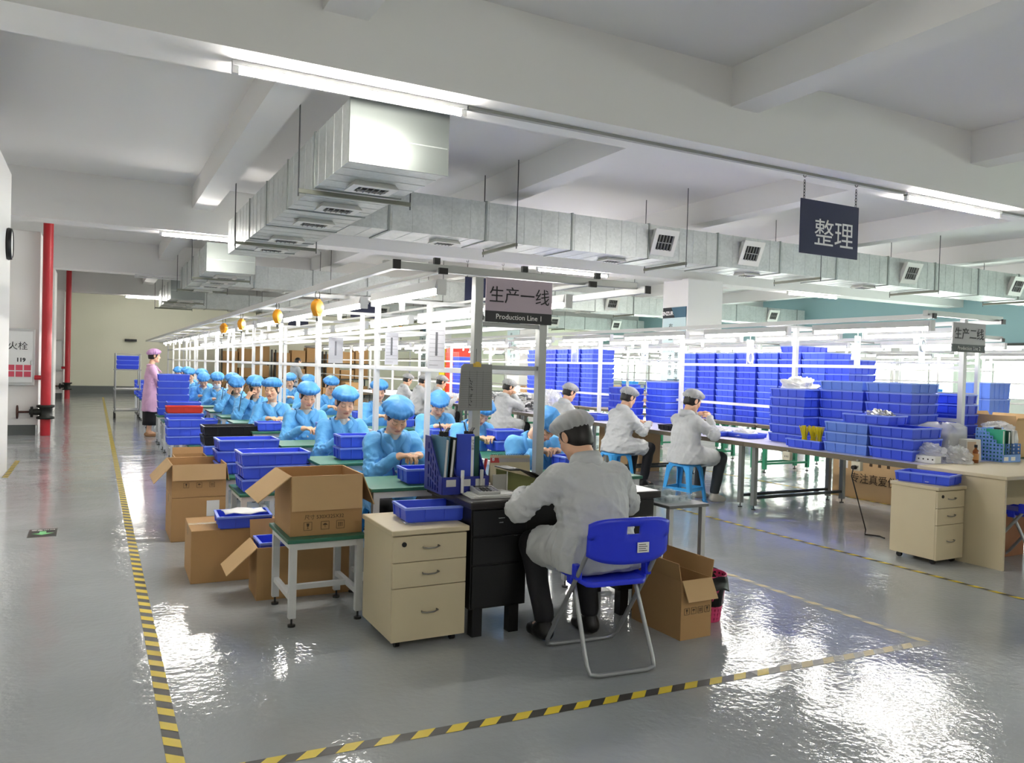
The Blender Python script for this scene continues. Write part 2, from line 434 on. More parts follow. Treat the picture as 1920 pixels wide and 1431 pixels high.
def hydrant(x, y, z0, z1, wd, label, txt=True):
    t = thing('hydrant_cabinet', label, 'fire hydrant cabinet', (x, y, 0), 0, 'hydrant cabinets on the left wall')
    MB().box((-wd, -.12, z0), (0, 0, z1)).obj('case', mat('grey_enamel', '#bdbfbe', .4), t, .012)
    d = MB().box((-wd + .04, -.135, z0 + .05), (-.04, -.12, z1 - .05)).obj('door', mat('pale_enamel', '#d2d4d3', .35), t, .006)
    if txt:
        text_mesh('火栓', .16, INK, 'lettering', d, (-.27, -.137, z1 - .33), (PI / 2, 0, 0))
        text_mesh('119', .1, INK, 'lettering', d, (-.22, -.137, z1 - .58), (PI / 2, 0, 0), bold=.004)
        rl = MB()
        for i in range(2):
            for j in range(4): rl.box((-.56 + j * .13, -.1385, z0 + .16 + i * .12), (-.45 + j * .13, -.135, z0 + .26 + i * .12))
        rl.obj('instruction_label', mat('label_red', '#c0475a', .5), d)
        MB().box((-.06, -.15, z0 + .38), (-.045, -.135, z0 + .46)).obj('handle', STEEL, d)
    return t
hydrant(-.985, 17.238, .93, 1.98, .75, 'grey fire hydrant cabinet with red label, nearest in the left aisle')
hydrant(-1.0, 31.788, .98, 2.05, .7, 'small looking grey hydrant cabinet by the far red pipe', False)
ck = thing('wall_clock', 'round black wall clock seen edge on high on the left wall', 'clock', (-.98, 11.55, 2.86), 0)
MB().lathe([(0, 0), (.19, 0), (.2, .02), (.19, .055), (.17, .06)], ax='x', n=28).obj('case', BLACKP, ck)
MB().lathe([(0, .05), (.175, .05)], ax='x', n=28).obj('dial', PAPER, ck)
# ------------------------------------------------------------------ ceiling tubes
def tube_light(x, y, z, lit, label, L=1.95):
    t = thing('tube_light', label, 'tube light', (x, y, z), 0, 'tube lights under the beams')
    MB().box((-L / 2, -.03, .045), (L / 2, .03, .085)).obj('batten', FRAMEW, t)
    MB().cyl((-L / 2 + .05, 0, .01), (L / 2 - .05, 0, .01), .019, 10).obj('tube', GLOW if lit else OFFTUBE, t)
    MB().box((-L / 2, -.022, -.012), (-L / 2 + .05, .022, .06)).obj('end_cap', FRAMEW, t)
    MB().box((L / 2 - .05, -.022, -.012), (L / 2, .022, .06)).obj('end_cap', FRAMEW, t)
    return t
nm = ('long white tube light on the near beam above the duct end', 'tube light on the near beam right of the navy hanging sign')
for i, x in enumerate((1.86, 9.72)): tube_light(x, 6.36, BEAMZ - .085, True, nm[i])
nm = ('tube light on the second beam left of the duct', 'tube light on the second beam above the production sign', 'tube light on the second beam right of the middle column')
for i, x in enumerate((1.95, 9.67, 17.45)): tube_light(x, 15.42, BEAMZ - .085, True, nm[i])
for i, (x, lit) in enumerate(((1.9, False), (9.7, True), (17.4, True))):
    tube_light(x, 23.9, BEAMZ - .085, lit, ('unlit tube on the third beam in the left aisle', 'lit tube light on the third beam', 'lit tube on the third beam towards the windows')[i])
for i, x in enumerate((1.9, 9.7)): tube_light(x, 32.2, BEAMZ - .085, True, ('lit tube on the farthest beam in the left aisle', 'lit tube on the farthest beam over the racks')[i])
for i, x in enumerate((1.9, 9.7)): tube_light(x, -2.4, BEAMZ - .085, True, 'unseen tube light added on the beam behind the viewpoint for front fill')  # unseen tubes, added to brighten the surfaces that face the viewpoint
tag(MB().box((2.85, 6.33, BEAMZ - .03), (8.7, 6.38, BEAMZ - .001)).box((10.7, 6.33, BEAMZ - .03), (12.7, 6.38, BEAMZ - .001)).obj('conduit', mat('grey_conduit', '#8b8c88', .5)),
    'grey cable conduit running along the near beam', 'conduit')

# ------------------------------------------------------------------ air ducts
DZ0, DZ1 = 3.38, 3.965
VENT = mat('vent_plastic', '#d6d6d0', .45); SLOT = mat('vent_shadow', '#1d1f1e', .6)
HANGR = mat('hanger_rod', '#55575a', .5, metal=.5)
def grille(w, d):
    """a diffuser facing down, origin at the top centre: body, dark throat, louvre blades"""
    a = MB()
    a.add([(-w / 2, -d / 2, 0), (w / 2, -d / 2, 0), (w / 2, d / 2, 0), (-w / 2, d / 2, 0), (-w / 2 - .03, -d / 2 - .03, -.05), (w / 2 + .03, -d / 2 - .03, -.05), (w / 2 + .03, d / 2 + .03, -.05), (-w / 2 - .03, d / 2 + .03, -.05),
           (-w / 2 + .04, -d / 2 + .04, -.05), (w / 2 - .04, -d / 2 + .04, -.05), (w / 2 - .04, d / 2 - .04, -.05), (-w / 2 + .04, d / 2 - .04, -.05)],
          [(0, 1, 5, 4), (1, 2, 6, 5), (2, 3, 7, 6), (3, 0, 4, 7), (4, 5, 9, 8), (5, 6, 10, 9), (6, 7, 11, 10), (7, 4, 8, 11)])
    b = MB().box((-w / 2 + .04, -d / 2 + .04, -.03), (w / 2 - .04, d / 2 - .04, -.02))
    c = MB(); n = 5
    for i in range(n):
        x = -w / 2 + .07 + (w - .14) * i / (n - 1)
        c.beam((x, -d / 2 + .04, -.055), (x, d / 2 - .04, -.055), .007, .008)
    c.box((-w / 2 + .05, -.005, -.06), (w / 2 - .05, .005, -.05))
    return a, b, c
def vent(x, y, z, parent, face=None, sc=None):
    a, b, c = grille(.36, .26)
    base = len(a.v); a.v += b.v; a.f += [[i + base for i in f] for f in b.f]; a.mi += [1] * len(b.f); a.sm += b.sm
    o = a.obj('vent', [VENT, SLOT], parent, .004); o.location = (x, y, z)
    if face: o.rotation_euler = face
    if sc: o.scale = sc
    c.obj('louvre', mat('louvre_grey', '#8b8c8a', .5), o)
    return o
FLG = mat('duct_flange', '#8f9592', .4, metal=.7)
def duct(name, a, b, label, axis, seams):
    """sheet metal run with flange rings at the seams and light creases between"""
    t = thing(name, label, 'air duct', (0, 0, 0), 0, 'galvanised air ducts')
    MB().box(a, b).obj('casing', DUCT, t)
    e = .014; me = None
    for s in seams:
        o = (MB().box((a[0] - e, -.014, a[2] - e), (b[0] + e, .014, b[2] + e)) if axis == 'y' else MB().box((-.014, a[1] - e, a[2] - e), (.014, b[1] + e, b[2] + e)))
        if me is None: o = o.obj('flange', FLG, t); me = o.data
        else: o = link('flange', me, t)
        o.location = (0, s, 0) if axis == 'y' else (s, 0, 0)
    c = MB()
    n = int(((b[1] - a[1]) if axis == 'y' else (b[0] - a[0])) / .3)
    for i in range(1, n):
        if axis == 'y':
            s = a[1] + i * .3; c.box((a[0] - .004, s - .004, a[2] - .004), (b[0] + .004, s + .004, b[2] + .004))
        else:
            s = a[0] + i * .3; c.box((s - .004, a[1] - .004, a[2] - .004), (s + .004, b[1] + .004, b[2] + .004))
    if axis == 'y': c.box((a[0], a[1] - .005, a[2] + .24), (b[0], a[1] + .01, a[2] + .25))
    c.obj('crease', DUCT, t)
    return t
def hanger(p, q, z, label):
    t = thing('duct_hanger', label, 'duct hanger', (0, 0, 0), 0, 'rod hangers under the ducts')
    p = Vector((p[0], p[1], z)); q = Vector((q[0], q[1], z))
    MB().beam(p, q, .045, .045).obj('cross_bar', mat('hanger_bar', '#7c7e72', .5, metal=.5), t)
    for e in (p, q): MB().cyl(e + Vector((0, 0, -.06)), (e.x, e.y, SLAB), .008, 6).obj('rod', HANGR, t)
    return t
names = ('nearest', 'second', 'third')
for k, (y0, y1, by) in enumerate(((7.2, 14.8, 10.58), (17.76, 23.64, 21.1), (26.6, 31.95, 30.9))):
    n = names[k]
    d = duct('air_duct', (2.058, y0, DZ0), (3.022, y1, DZ1), 'silver air duct running over line one, the %s of three' % n, 'y', [y0 + .01] + [y0 + 1.35 * i for i in range(1, int((y1 - y0) / 1.35) + 1)])
    for vy in ((.88, 2.17, 3.35, 5.05, 6.2)[:5 - k]): vent(2.54, y0 + vy, DZ0, d, None, (1.17, 1.17, 1.17))
    for j, hy in enumerate((1.41, 5.0 if k else 5.76)): hanger((1.9, y0 + hy), (3.17, y0 + hy), DZ0 - .04, 'rod hanger under the %s duct, %s the branch' % (n, ('in front of', 'behind')[j]))
    d = duct('branch_duct', (3.04, by, DZ0), (X1 - .5, by + .84, DZ1 - .02), 'long silver branch duct crossing the hall from the %s duct' % n, 'x', [3.59 + 1.5 * i for i in range(14)])
    for vx in (8.35, 10.3, 14.7, 18.4, 21.8): vent(vx, by, DZ0 + .31, d, (math.radians(-68), 0, 0), (1.18, 1.4, 2.2))
    for vx in (4.6, 7.65, 10.7, 13.9): vent(vx, by + .42, DZ0, d)
    for j, hx in enumerate((5.53, 8.77, 12.0, 15.5, 18.9)):
        hanger((hx, by - .15), (hx, by + .99), DZ0 - .04, 'rod hanger under the %s branch duct, %s' % (n, ('over line one', 'by the first face vent', 'under the navy sign', 'past the navy sign', 'towards the windows')[j]))

# ------------------------------------------------------------------ hanging navy sign and the small ones beyond
NAVY = mat('navy_board', '#262a4a', .45)
def hang_sign(x0, x1, y, z0, z1, label, txt=None):
    t = thing('hanging_sign', label, 'hanging sign', ((x0 + x1) / 2, y, z0), 0, 'navy signs hanging from the beams')
    h = z1 - z0; w = (x1 - x0) / 2
    b = MB().box((-w, -.006, 0), (w, .006, h)).obj('board', NAVY, t)
    if txt: text_mesh(txt, .33, PAPER, 'lettering', b, (.07, -.0075, h * .38), (PI / 2, 0, 0))
    for s in (-1, 1):
        c = MB()
        for i in range(int((BEAMZ - .06 - z1) / .035)):
            zc = h + .015 + i * .035
            ring = [(s * (w - .05) + .011 * math.cos(a) * (i % 2), .011 * math.cos(a) * ((i + 1) % 2), zc + .022 * math.sin(a)) for a in np.linspace(0, 2 * PI, 9)[:-1]]
            c.tube(ring, .0035, 5, closed=True)
        zt = BEAMZ - z0 - .03
        c.tube([(s * (w - .05) + .022 * math.sin(a), 0, zt - .022 * math.cos(a)) for a in np.linspace(-2.2, 1.6, 9)], .005, 5)
        c.cyl((s * (w - .05) + .02, 0, zt), (s * (w - .05) + .02, 0, zt + .03), .004, 5)
        c.obj('chain', DARKST, t)
    return t
hang_sign(6.95, 7.9, 6.35, 2.88, 3.49, 'navy square sign with two white characters hanging from the near beam', '整理')
for i, (x0, x1, y, z0, z1) in enumerate(((6.95, 7.9, 15.4, 2.9, 3.42), (6.95, 7.9, 23.9, 2.93, 3.42), (6.8, 7.6, 32.1, 2.9, 3.3))):
    hang_sign(x0, x1, y, z0, z1, ('navy sign hanging behind the aluminium post of the line one sign', 'small navy sign half hidden by the second white post', 'tiny navy sign over the far end of line one')[i])
# ------------------------------------------------------------------ production line frames
PY = [4.8 + 2.1 * k for k in range(13)]
SILV = mat('silver_profile', '#a9aba9', .35, metal=.6)
def part_bar(name, p, q, w, h, mt, parent, shared={}):
    return MB().beam(p, q, w, h).obj(name, mt, parent)
def line_lamp(x, y, z, label, L=1.36, group='lamps over the production lines', glow=None):
    global _LP
    if '_LP' not in globals():
        t = thing('line_lamp', label, 'tube light', (x, y, z), 0, group)
        MB().prism([(-.03, .09), (.03, .09), (.045, .03), (-.045, .03)], -L / 2, L / 2, 0, Matrix(((1, 0, 0, 0), (0, 0, 1, 0), (0, 1, 0, 0), (0, 0, 0, 1)))).obj('reflector', FRAMEW, t)
        MB().cyl((0, -L / 2 + .03, .012), (0, L / 2 - .03, .012), .017, 10).obj('tube', GLOWL, t)
        MB().box((-.03, -L / 2 - .02, -.01), (.03, -L / 2 + .01, .09)).obj('end_cap', FRAMEW, t)
        MB().box((-.03, L / 2 - .01, -.01), (.03, L / 2 + .02, .09)).obj('end_cap', FRAMEW, t)
        MB().cyl((0, .05, -.075), (0, .05, -.005), .022, 10).obj('pull_switch', FRAMEW, t)
        _LP = t
        return t
    return dup(_LP, (x, y, z), 0, label, group)

# --- line one: two rows of posts, rails at three heights, overhead arms
f1 = thing('production_frame', 'long white post and rail frame of production line one', 'line frame', (2.5, 4.8, 0))
O = Vector((2.5, 4.8, 0))
def fb(name, p, q, w, h, mt): return MB().beam(Vector(p) - O, Vector(q) - O, w, h).obj(name, mt, f1, .003)
for k, y in enumerate(PY):
    for x in (2.26, 2.76):
        fb('post', (x, y, .02), (x, y, 2.1), .06 if k == 0 else .045, .06 if k == 0 else .045, SILV if k == 0 else FRAMEW)
        MB().cyl((x - O.x, y - O.y, 0), (x - O.x, y - O.y, .02), .035, 10).obj('foot', BLACKP, f1)
    if k: fb('arm', (1.58, y, 2.085), (3.58, y, 2.085), .04, .03, FRAMEW)
    for z in ((1.8, 1.47) if k else (1.79, 1.5)): fb('tie_bar', (2.28, y, z), (2.74, y, z), .03, .03, FRAMEW if k else SILV)
for x in (2.26, 2.76):
    fb('long_rail', (x, 4.8, 1.8), (x, PY[-1], 1.8), .025, .035, FRAMEW)
    fb('long_rail', (x, 4.8, 1.47), (x, PY[-1], 1.47), .025, .035, FRAMEW)
    fb('long_rail', (x, 4.8, .75), (x, PY[-1], .75), .025, .035, FRAMEW)
for x, ye in ((1.58, 4.5), (3.58, 4.68)):
    fb('outer_rail', (x, ye, 2.1), (x + .0, PY[-1] + .4, 2.1), .045, .05, ALUP)
    MB().box((x - .024 - O.x, ye - .012 - O.y, 2.072), (x + .024 - O.x, ye - O.y, 2.128)).obj('end_plug', BLACKP, f1)
fb('front_bar', (1.6, 4.8, 2.135), (3.56, 4.8, 2.135), .05, .05, SILV)
for x in (1.95, 2.6, 3.2):
    MB().box((x - .02 - O.x, 4.76 - O.y, 2.16), (x + .02 - O.x, 4.79 - O.y, 2.2)).obj('clamp', DARKST, f1)
for x in (1.97, 3.12):
    fb('lamp_rail', (x, 4.72, 2.115), (x, PY[-1], 2.115), .04, .025, ALUP)
    MB().box((x - .03 - O.x, 4.7 - O.y, 2.09), (x + .03 - O.x, 4.72 - O.y, 2.13)).obj('end_plug', BLACKP, f1)
w = ('nearest', 'second', 'third', 'fourth', 'fifth', 'sixth', 'seventh', 'eighth', 'ninth', 'tenth', 'eleventh', 'twelfth', 'thirteenth', 'fourteenth', 'fifteenth', 'sixteenth')
for k in range(14):
    y = 5.42 + k * 1.66
    line_lamp(1.97, y, 1.97, 'tube lamp over the aisle side of line one, %s from the sign' % w[k])
    line_lamp(3.12, y + .3, 1.97, 'tube lamp over the inner side of line one, %s from the sign' % w[k])

# sign of line one, clipboard, paper charts
LILAC = mat('lilac_board', '#b3a5b0', .5); CHAR = mat('charcoal_band', '#2e2e30', .5)
def line_sign(x0, x1, y, z0, z1, top, sub, label, board, dz=.075):
    t = thing('line_sign', label, 'sign', ((x0 + x1) / 2, y, z0), 0, 'production line signs')
    wd = (x1 - x0) / 2; h = z1 - z0
    MB().box((-wd, -.006, dz), (wd, .006, h)).obj('board', board, t)
    MB().box((-wd, -.007, 0), (wd, .007, dz)).obj('lower_band', CHAR, t)
    text_mesh(top, .118, INK, 'lettering', t, (0, -.0085, h * .6), (PI / 2, 0, 0))
    text_mesh(sub, .05, PAPER, 'lettering', t, (0, -.009, dz * .5), (PI / 2, 0, 0))
    return t
line_sign(2.3, 2.81, 4.755, 1.805, 2.1, '生产一线', 'Production Line 1', 'lilac sign with black lettering on the front posts of line one', LILAC)
cb = thing('clipboard', 'grey clipboard with a record sheet hung on the front post', 'clipboard', (2.235, 4.74, 1.21), 0)
MB().prism([(-.125, 0), (.125, 0), (.115, .31), (-.09, .31), (-.11, .29)], 0, .005, 0, Matrix(((1, 0, 0, 0), (0, 0, 1, -.006), (0, 1, 0, 0), (0, 0, 0, 1)))).obj('board', mat('grey_card', '#8d8d8c', .6), cb)
g = MB()
for i in range(17): g.box((-.108, -.0075, .022 + i * .0145), (.108, -.0068, .0232 + i * .0145))
for x in (-.05, .005, .05): g.box((x, -.0075, .02), (x + .0012, -.0068, .265))
g.obj('ruled_lines', mat('line_grey', '#5c5c5c', .6), cb)
hw = MB(); rr = random.Random(3)
for i in range(8):
    z = .04 + i * .0235
    for q in range(3):
        a = (-.038 + rr.uniform(-.01, .01), z + rr.uniform(-.006, .006)); b = (a[0] + rr.uniform(-.012, .012), a[1] + rr.uniform(-.008, .008))
        hw.beam((a[0], -.0075, a[1]), (b[0], -.0075, b[1]), .003, .003)
hw.obj('handwriting', INK, cb)
MB().box((-.025, -.016, .29), (.03, -.004, .315)).box((-.012, -.02, .3), (.016, -.014, .325)).obj('clip', mat('brass', '#c9a94e', .35, metal=.7), cb)
MB().tube([(.0, 0, .32), (.004, .01, .37), (.0, .0, .41)], .002, 5).obj('string', DARKST, cb)
def chart(x, y, w_, z0, z1, label, tint):
    t = thing('paper_chart', label, 'paper chart', (x, y, z0), 0, 'paper charts hung from the line one rails')
    MB().box((-w_ / 2, -.002, 0), (w_ / 2, .002, z1 - z0)).obj('sheet', tint, t)
    h = z1 - z0; g = MB()
    for i in range(9): g.box((-w_ * .42, -.003, h * (.08 + .1 * i)), (w_ * (.42 if i % 3 else .1), -.002, h * (.08 + .1 * i) + .003))
    g.obj('print', mat('print_grey', '#a4a4ac', .6), t)
    MB().box((-.004 - w_ * .05, -.0035, h * .3), (w_ * .05, -.002, h * .85)).obj('stamp', mat('stamp_grey', '#6d6e74', .6), t)
    return t
CH1 = mat('chart_paper', '#dcdce4', .6)
chart(2.18, 5.3, .13, 1.48, 1.79, 'white paper chart beside the front post of line one', CH1)
chart(2.3, 6.62, .12, 1.5, 1.78, 'paper chart hanging by the second white post', CH1)
chart(2.33, 8.55, .16, 1.5, 1.78, 'grey paper chart hanging by the third white post', mat('grey_paper', '#a9aab0', .6))

# tool balancers
ORG = mat('orange_plastic', '#e39a1e', .35); ORG2 = mat('deep_orange_plastic', '#c77f14', .4)
def balancer(x, y, rz, label):
    t = thing('tool_balancer', label, 'tool balancer', (x, y, 2.075), rz, 'orange tool balancers')
    MB().tube([(.0, .03 * math.cos(a), -.0 + .035 * math.sin(a) - .03) for a in np.linspace(0, 2 * PI, 17)[:-1]], .003, 5, closed=True).obj('hook', DARKST, t)
    pr = [(0, -.03), (.035, -.03), (.04, -.026), (.04, .026), (.035, .03), (0, .03)]
    b = MB(); prof = [(0, -.028), (.05, -.028), (.056, -.02), (.056, .02), (.05, .028), (0, .028)]
    b.lathe(prof, (0, 0, -.125), 24, 0, 'x')
    b.prism([(-.05, -.15), (.05, -.15), (.018, -.2), (-.018, -.2)], -.024, .024, 0, Matrix(((0, 0, 1, 0), (1, 0, 0, 0), (0, 1, 0, 0), (0, 0, 0, 1))))
    b.prism([(-.042, -.1), (.042, -.1), (.015, -.062), (-.015, -.062)], -.02, .02, 0, Matrix(((0, 0, 1, 0), (1, 0, 0, 0), (0, 1, 0, 0), (0, 0, 0, 1))))
    b.obj('housing', ORG, t, .003)
    MB().lathe([(0, -.036), (.03, -.036), (.034, -.028)], (0, 0, -.125), 18, 0, 'x').obj('spring_cap', ORG2, t)
    MB().cyl((0, 0, -.2), (0, 0, -.27), .0025, 5).cyl((0, 0, -.215), (0, 0, -.24), .009, 8).obj('cord', DARKST, t)
    return t
for i, (x, y, rz) in enumerate(((1.58, 6.38, -.9), (1.58, 7.95, -.7), (1.58, 10.1, -.7), (1.58, 11.6, .6), (3.58, 9.95, .9), (3.58, 14.3, .6))):
    balancer(x, y, rz, ('orange tool balancer on the outer rail, nearest the sign', 'orange tool balancer on the outer rail, second from the sign', 'orange tool balancer on the outer rail, third from the sign',
        'orange tool balancer on the outer rail, farthest back', 'orange tool balancer seen through the frame on the inner rail', 'small orange balancer far back on the inner rail')[i])

# --- line two and the frames beyond it
def simple_frame(x, label, n, half, mt, zs, ztop=2.1, y0=4.8, name='production_frame'):
    t = thing(name, label, 'line frame', (x, y0, 0), 0, 'frames beyond line one')
    for k in range(n):
        MB().beam((0, 2.1 * k, .753), (0, 2.1 * k, ztop), .05, .05).obj('post', mt, t)
        if k: MB().beam((-half, 2.1 * k, ztop - .01), (half, 2.1 * k, ztop - .01), .035, .03).obj('arm', mt, t)
    Ln = 2.1 * (n - 1)
    for z in zs: MB().beam((0, 0, z), (0, Ln, z), .03, .035).obj('long_rail', mt, t)
    for s in (-1, 1):
        MB().beam((s * half, -.05, ztop), (s * half, Ln, ztop), .04, .045).obj('outer_rail', ALUP, t)
        MB().box((s * half - .022, -.07, ztop - .025), (s * half + .022, -.05, ztop + .025)).obj('end_plug', BLACKP, t)
    MB().beam((-half - .05, 0, ztop + .03), (half + .05, 0, ztop + .03), .05, .05).obj('front_bar', SILV, t)
    return t
simple_frame(7.55, 'white post and rail frame of production line two', 13, .55, FRAMEW, (1.62, 1.1))
simple_frame(11.2, 'grey frame of the line behind the tall blue stacks', 13, .5, SILV, (1.75, 1.3, 1.0), 2.1, 6.9)
simple_frame(16.6, 'grey frame of the line before the window row', 12, .5, SILV, (1.75, 1.45, 1.05), 2.1, 9.0)
simple_frame(20.8, 'grey frame of the line nearest the windows', 11, .5, SILV, (1.75, 1.45, 1.05), 2.1, 11.1)
for k in range(13):
    y = 5.45 + k * 1.75
    line_lamp(7.0, y, 1.97, 'tube lamp over the bench side of line two, %s from its sign' % w[k])
    line_lamp(8.1, y + .2, 1.97, 'tube lamp over the far side of line two, %s from its sign' % w[k])
for x, y0, n, nm in ((10.7, 7.4, 11, 'the frame behind the tall blue stacks'), (11.7, 7.5, 11, 'the back of the frame behind the tall stacks'),
                     (16.1, 9.6, 10, 'the frame before the window row'), (20.3, 11.6, 9, 'the frame nearest the windows')):
    for k in range(n): line_lamp(x, y0 + k * 2.0, 1.97, 'tube lamp over %s, %s from its front' % (nm, w[k]))
line_sign(7.3, 7.82, 4.755, 1.775, 2.06, '生产二线', 'Production Line 2', 'grey sign with dark band on the front post of line two', mat('grey_board', '#a5a3a6', .5))
# clear acrylic sheets with ring shapes hung over the benches
def acrylic(x, y, z0, z1, wd, label, ring):
    t = thing('acrylic_sheet', label, 'acrylic sheet', (x, y, z0), .35, 'clear sheets hung over line two')
    h = z1 - z0
    MB().box((-wd / 2, -.003, 0), (wd / 2, .003, h)).obj('sheet', ACRYL, t)
    e = MB()
    for a, b in (((-wd / 2, 0, 0), (wd / 2, 0, 0)), ((-wd / 2, 0, h), (wd / 2, 0, h)), ((-wd / 2, 0, 0), (-wd / 2, 0, h)), ((wd / 2, 0, 0), (wd / 2, 0, h))): e.beam(a, b, .007, .007)
    e.obj('edge', mat('polished_edge', '#eef6f8', .2), t)
    if ring:
        pts = [(ring[0] * wd * .4 * math.cos(a), -.008, h * ring[1] + ring[2] * math.sin(a)) for a in np.linspace(0, 2 * PI, 25)[:-1]]
        MB().tube(pts, .011, 6, closed=True).obj('ring', mat('ring_white', '#f6fafa', .25), t)
    MB().cyl((0, 0, h), (0, 0, 2.05 - z0), .003, 5).obj('cord', STEEL, t)
    return t
acrylic(7.1, 7.2, 1.62, 1.92, .17, 'clear hanging sheet with a white ring before the tall blue stacks', (1, .28, .065))
acrylic(7.1, 5.66, 1.6, 1.93, .16, 'clear hanging sheet between the ringed sheets, no ring', None)
acrylic(7.1, 4.93, 1.66, 1.93, .2, 'clear hanging sheet with an oval ring beside the line two sign', (1, .62, .055))
acrylic(7.1, 9.3, 1.62, 1.92, .17, 'clear hanging sheet in front of the column banner', (.8, .3, .05))
acrylic(7.1, 11.2, 1.62, 1.92, .17, 'clear hanging sheet left of the column', None)
# ------------------------------------------------------------------ trays, stools, desks, cartons
ORD = ['lowest', 'second lowest', 'third from the bottom', 'fourth from the bottom', 'fifth from the bottom', 'sixth from the bottom', 'seventh from the bottom',
       'eighth from the bottom', 'ninth from the bottom', 'tenth from the bottom', 'eleventh from the bottom', 'twelfth from the bottom', 'thirteenth from the bottom', 'fourteenth from the bottom']
BLUEP = mat('pale_blue_polypropylene', '#6488e2', .4, noise=.04, nscale=3)
BLUED = mat('deep_blue_polypropylene', '#3149d2', .36, noise=.05, nscale=3)
REDP = mat('red_polypropylene', '#d8402f', .4)
YELP = mat('yellow_polypropylene', '#d9c320', .4)
BLKP = mat('black_tray_plastic', '#1a1a1d', .35)
BLUES = mat('sky_blue_plastic', '#3f9fe0', .32)
BLUEC = mat('cobalt_plastic', '#2638d8', .3)
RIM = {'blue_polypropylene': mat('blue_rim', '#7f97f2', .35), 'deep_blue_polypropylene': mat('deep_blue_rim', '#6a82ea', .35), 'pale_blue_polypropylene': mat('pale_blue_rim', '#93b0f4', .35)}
def tray_mesh(name, L, Wd, H, mt, ribs=(3, 2), t=.006):
    """open tray: tapered walls with thickness, a flat rim flange, ribs outside and a recessed foot"""
    mb = MB(); k = .955
    def ring(l, w, z): return [(-l / 2, -w / 2, z), (l / 2, -w / 2, z), (l / 2, w / 2, z), (-l / 2, w / 2, z)]
    rings = [ring(L * k - .03, Wd * k - .03, 0), ring(L * k - .03, Wd * k - .03, .008), ring(L * k - .012, Wd * k - .012, .009), ring(L - .018, Wd - .018, H - .014), ring(L, Wd, H - .013), ring(L, Wd, H),
             ring(L - .02 - 2 * t, Wd - .02 - 2 * t, H), ring(L * k - .014 - 2 * t, Wd * k - .014 - 2 * t, .014)]
    vs = [p for r in rings for p in r]; fs = [(3, 2, 1, 0)]
    for i in range(len(rings) - 1):
        for j in range(4): fs.append((i * 4 + j, i * 4 + (j + 1) % 4, (i + 1) * 4 + (j + 1) % 4, (i + 1) * 4 + j))
    n = (len(rings) - 1) * 4; fs.append((n, n + 1, n + 2, n + 3))
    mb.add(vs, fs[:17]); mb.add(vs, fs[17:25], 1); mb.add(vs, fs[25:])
    lb, wb = L * k / 2 - .006, Wd * k / 2 - .006; lt, wt = L / 2 - .009, Wd / 2 - .009
    for i in range(ribs[0]):
        x = -1 + 2 * (i + 1) / (ribs[0] + 1)
        for s in (-1, 1): mb.beam((x * lb, s * (wb - .001), .012), (x * lt, s * (wt - .001), H - .012), .012, .014, 0, (0, 1, 0))
    for i in range(ribs[1]):
        y = -1 + 2 * (i + 1) / (ribs[1] + 1)
        for s in (-1, 1): mb.beam((s * (lb - .001), y * wb, .012), (s * (lt - .001), y * wt, H - .012), .014, .012, 0, (1, 0, 0))
    for sx in (-1, 1):
        for sy in (-1, 1): mb.beam((sx * (lb - .004), sy * (wb - .004), .012), (sx * (lt - .004), sy * (wt - .004), H - .012), .02, .02)
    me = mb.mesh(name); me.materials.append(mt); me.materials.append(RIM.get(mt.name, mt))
    return me
TRAYS = {}
def tray(L, Wd, H, mt, x, y, z, label, rz=0.0, group='blue trays', name='plastic_tray'):
    key = (L, Wd, H, mt.name)
    if key not in TRAYS: TRAYS[key] = tray_mesh(name, L, Wd, H, mt, (3 if L > .4 else 2, 2 if Wd > .3 else 1))
    o = link(name, TRAYS[key], None, 0, 0, (x, y, z), rz)
    return tag(o, label, 'tray', group)
def stack(n, L, Wd, H, mt, x, y, z, where, rz=0.0, jig=.006, group=None, pitch=None, tint=None, seed=1):
    r = random.Random(seed + int(x * 100)); top = z; pitch = pitch or H + .001
    for i in range(n):
        o = tray(L, Wd, H, (tint or {}).get(i, mt), x + r.uniform(-jig, jig), y + r.uniform(-jig, jig), top,
             ('topmost' if i == n - 1 and n > 1 else ORD[i]) + ' tray of ' + where, rz + r.uniform(-jig, jig), group or 'trays in ' + where)
        top += pitch
    return top

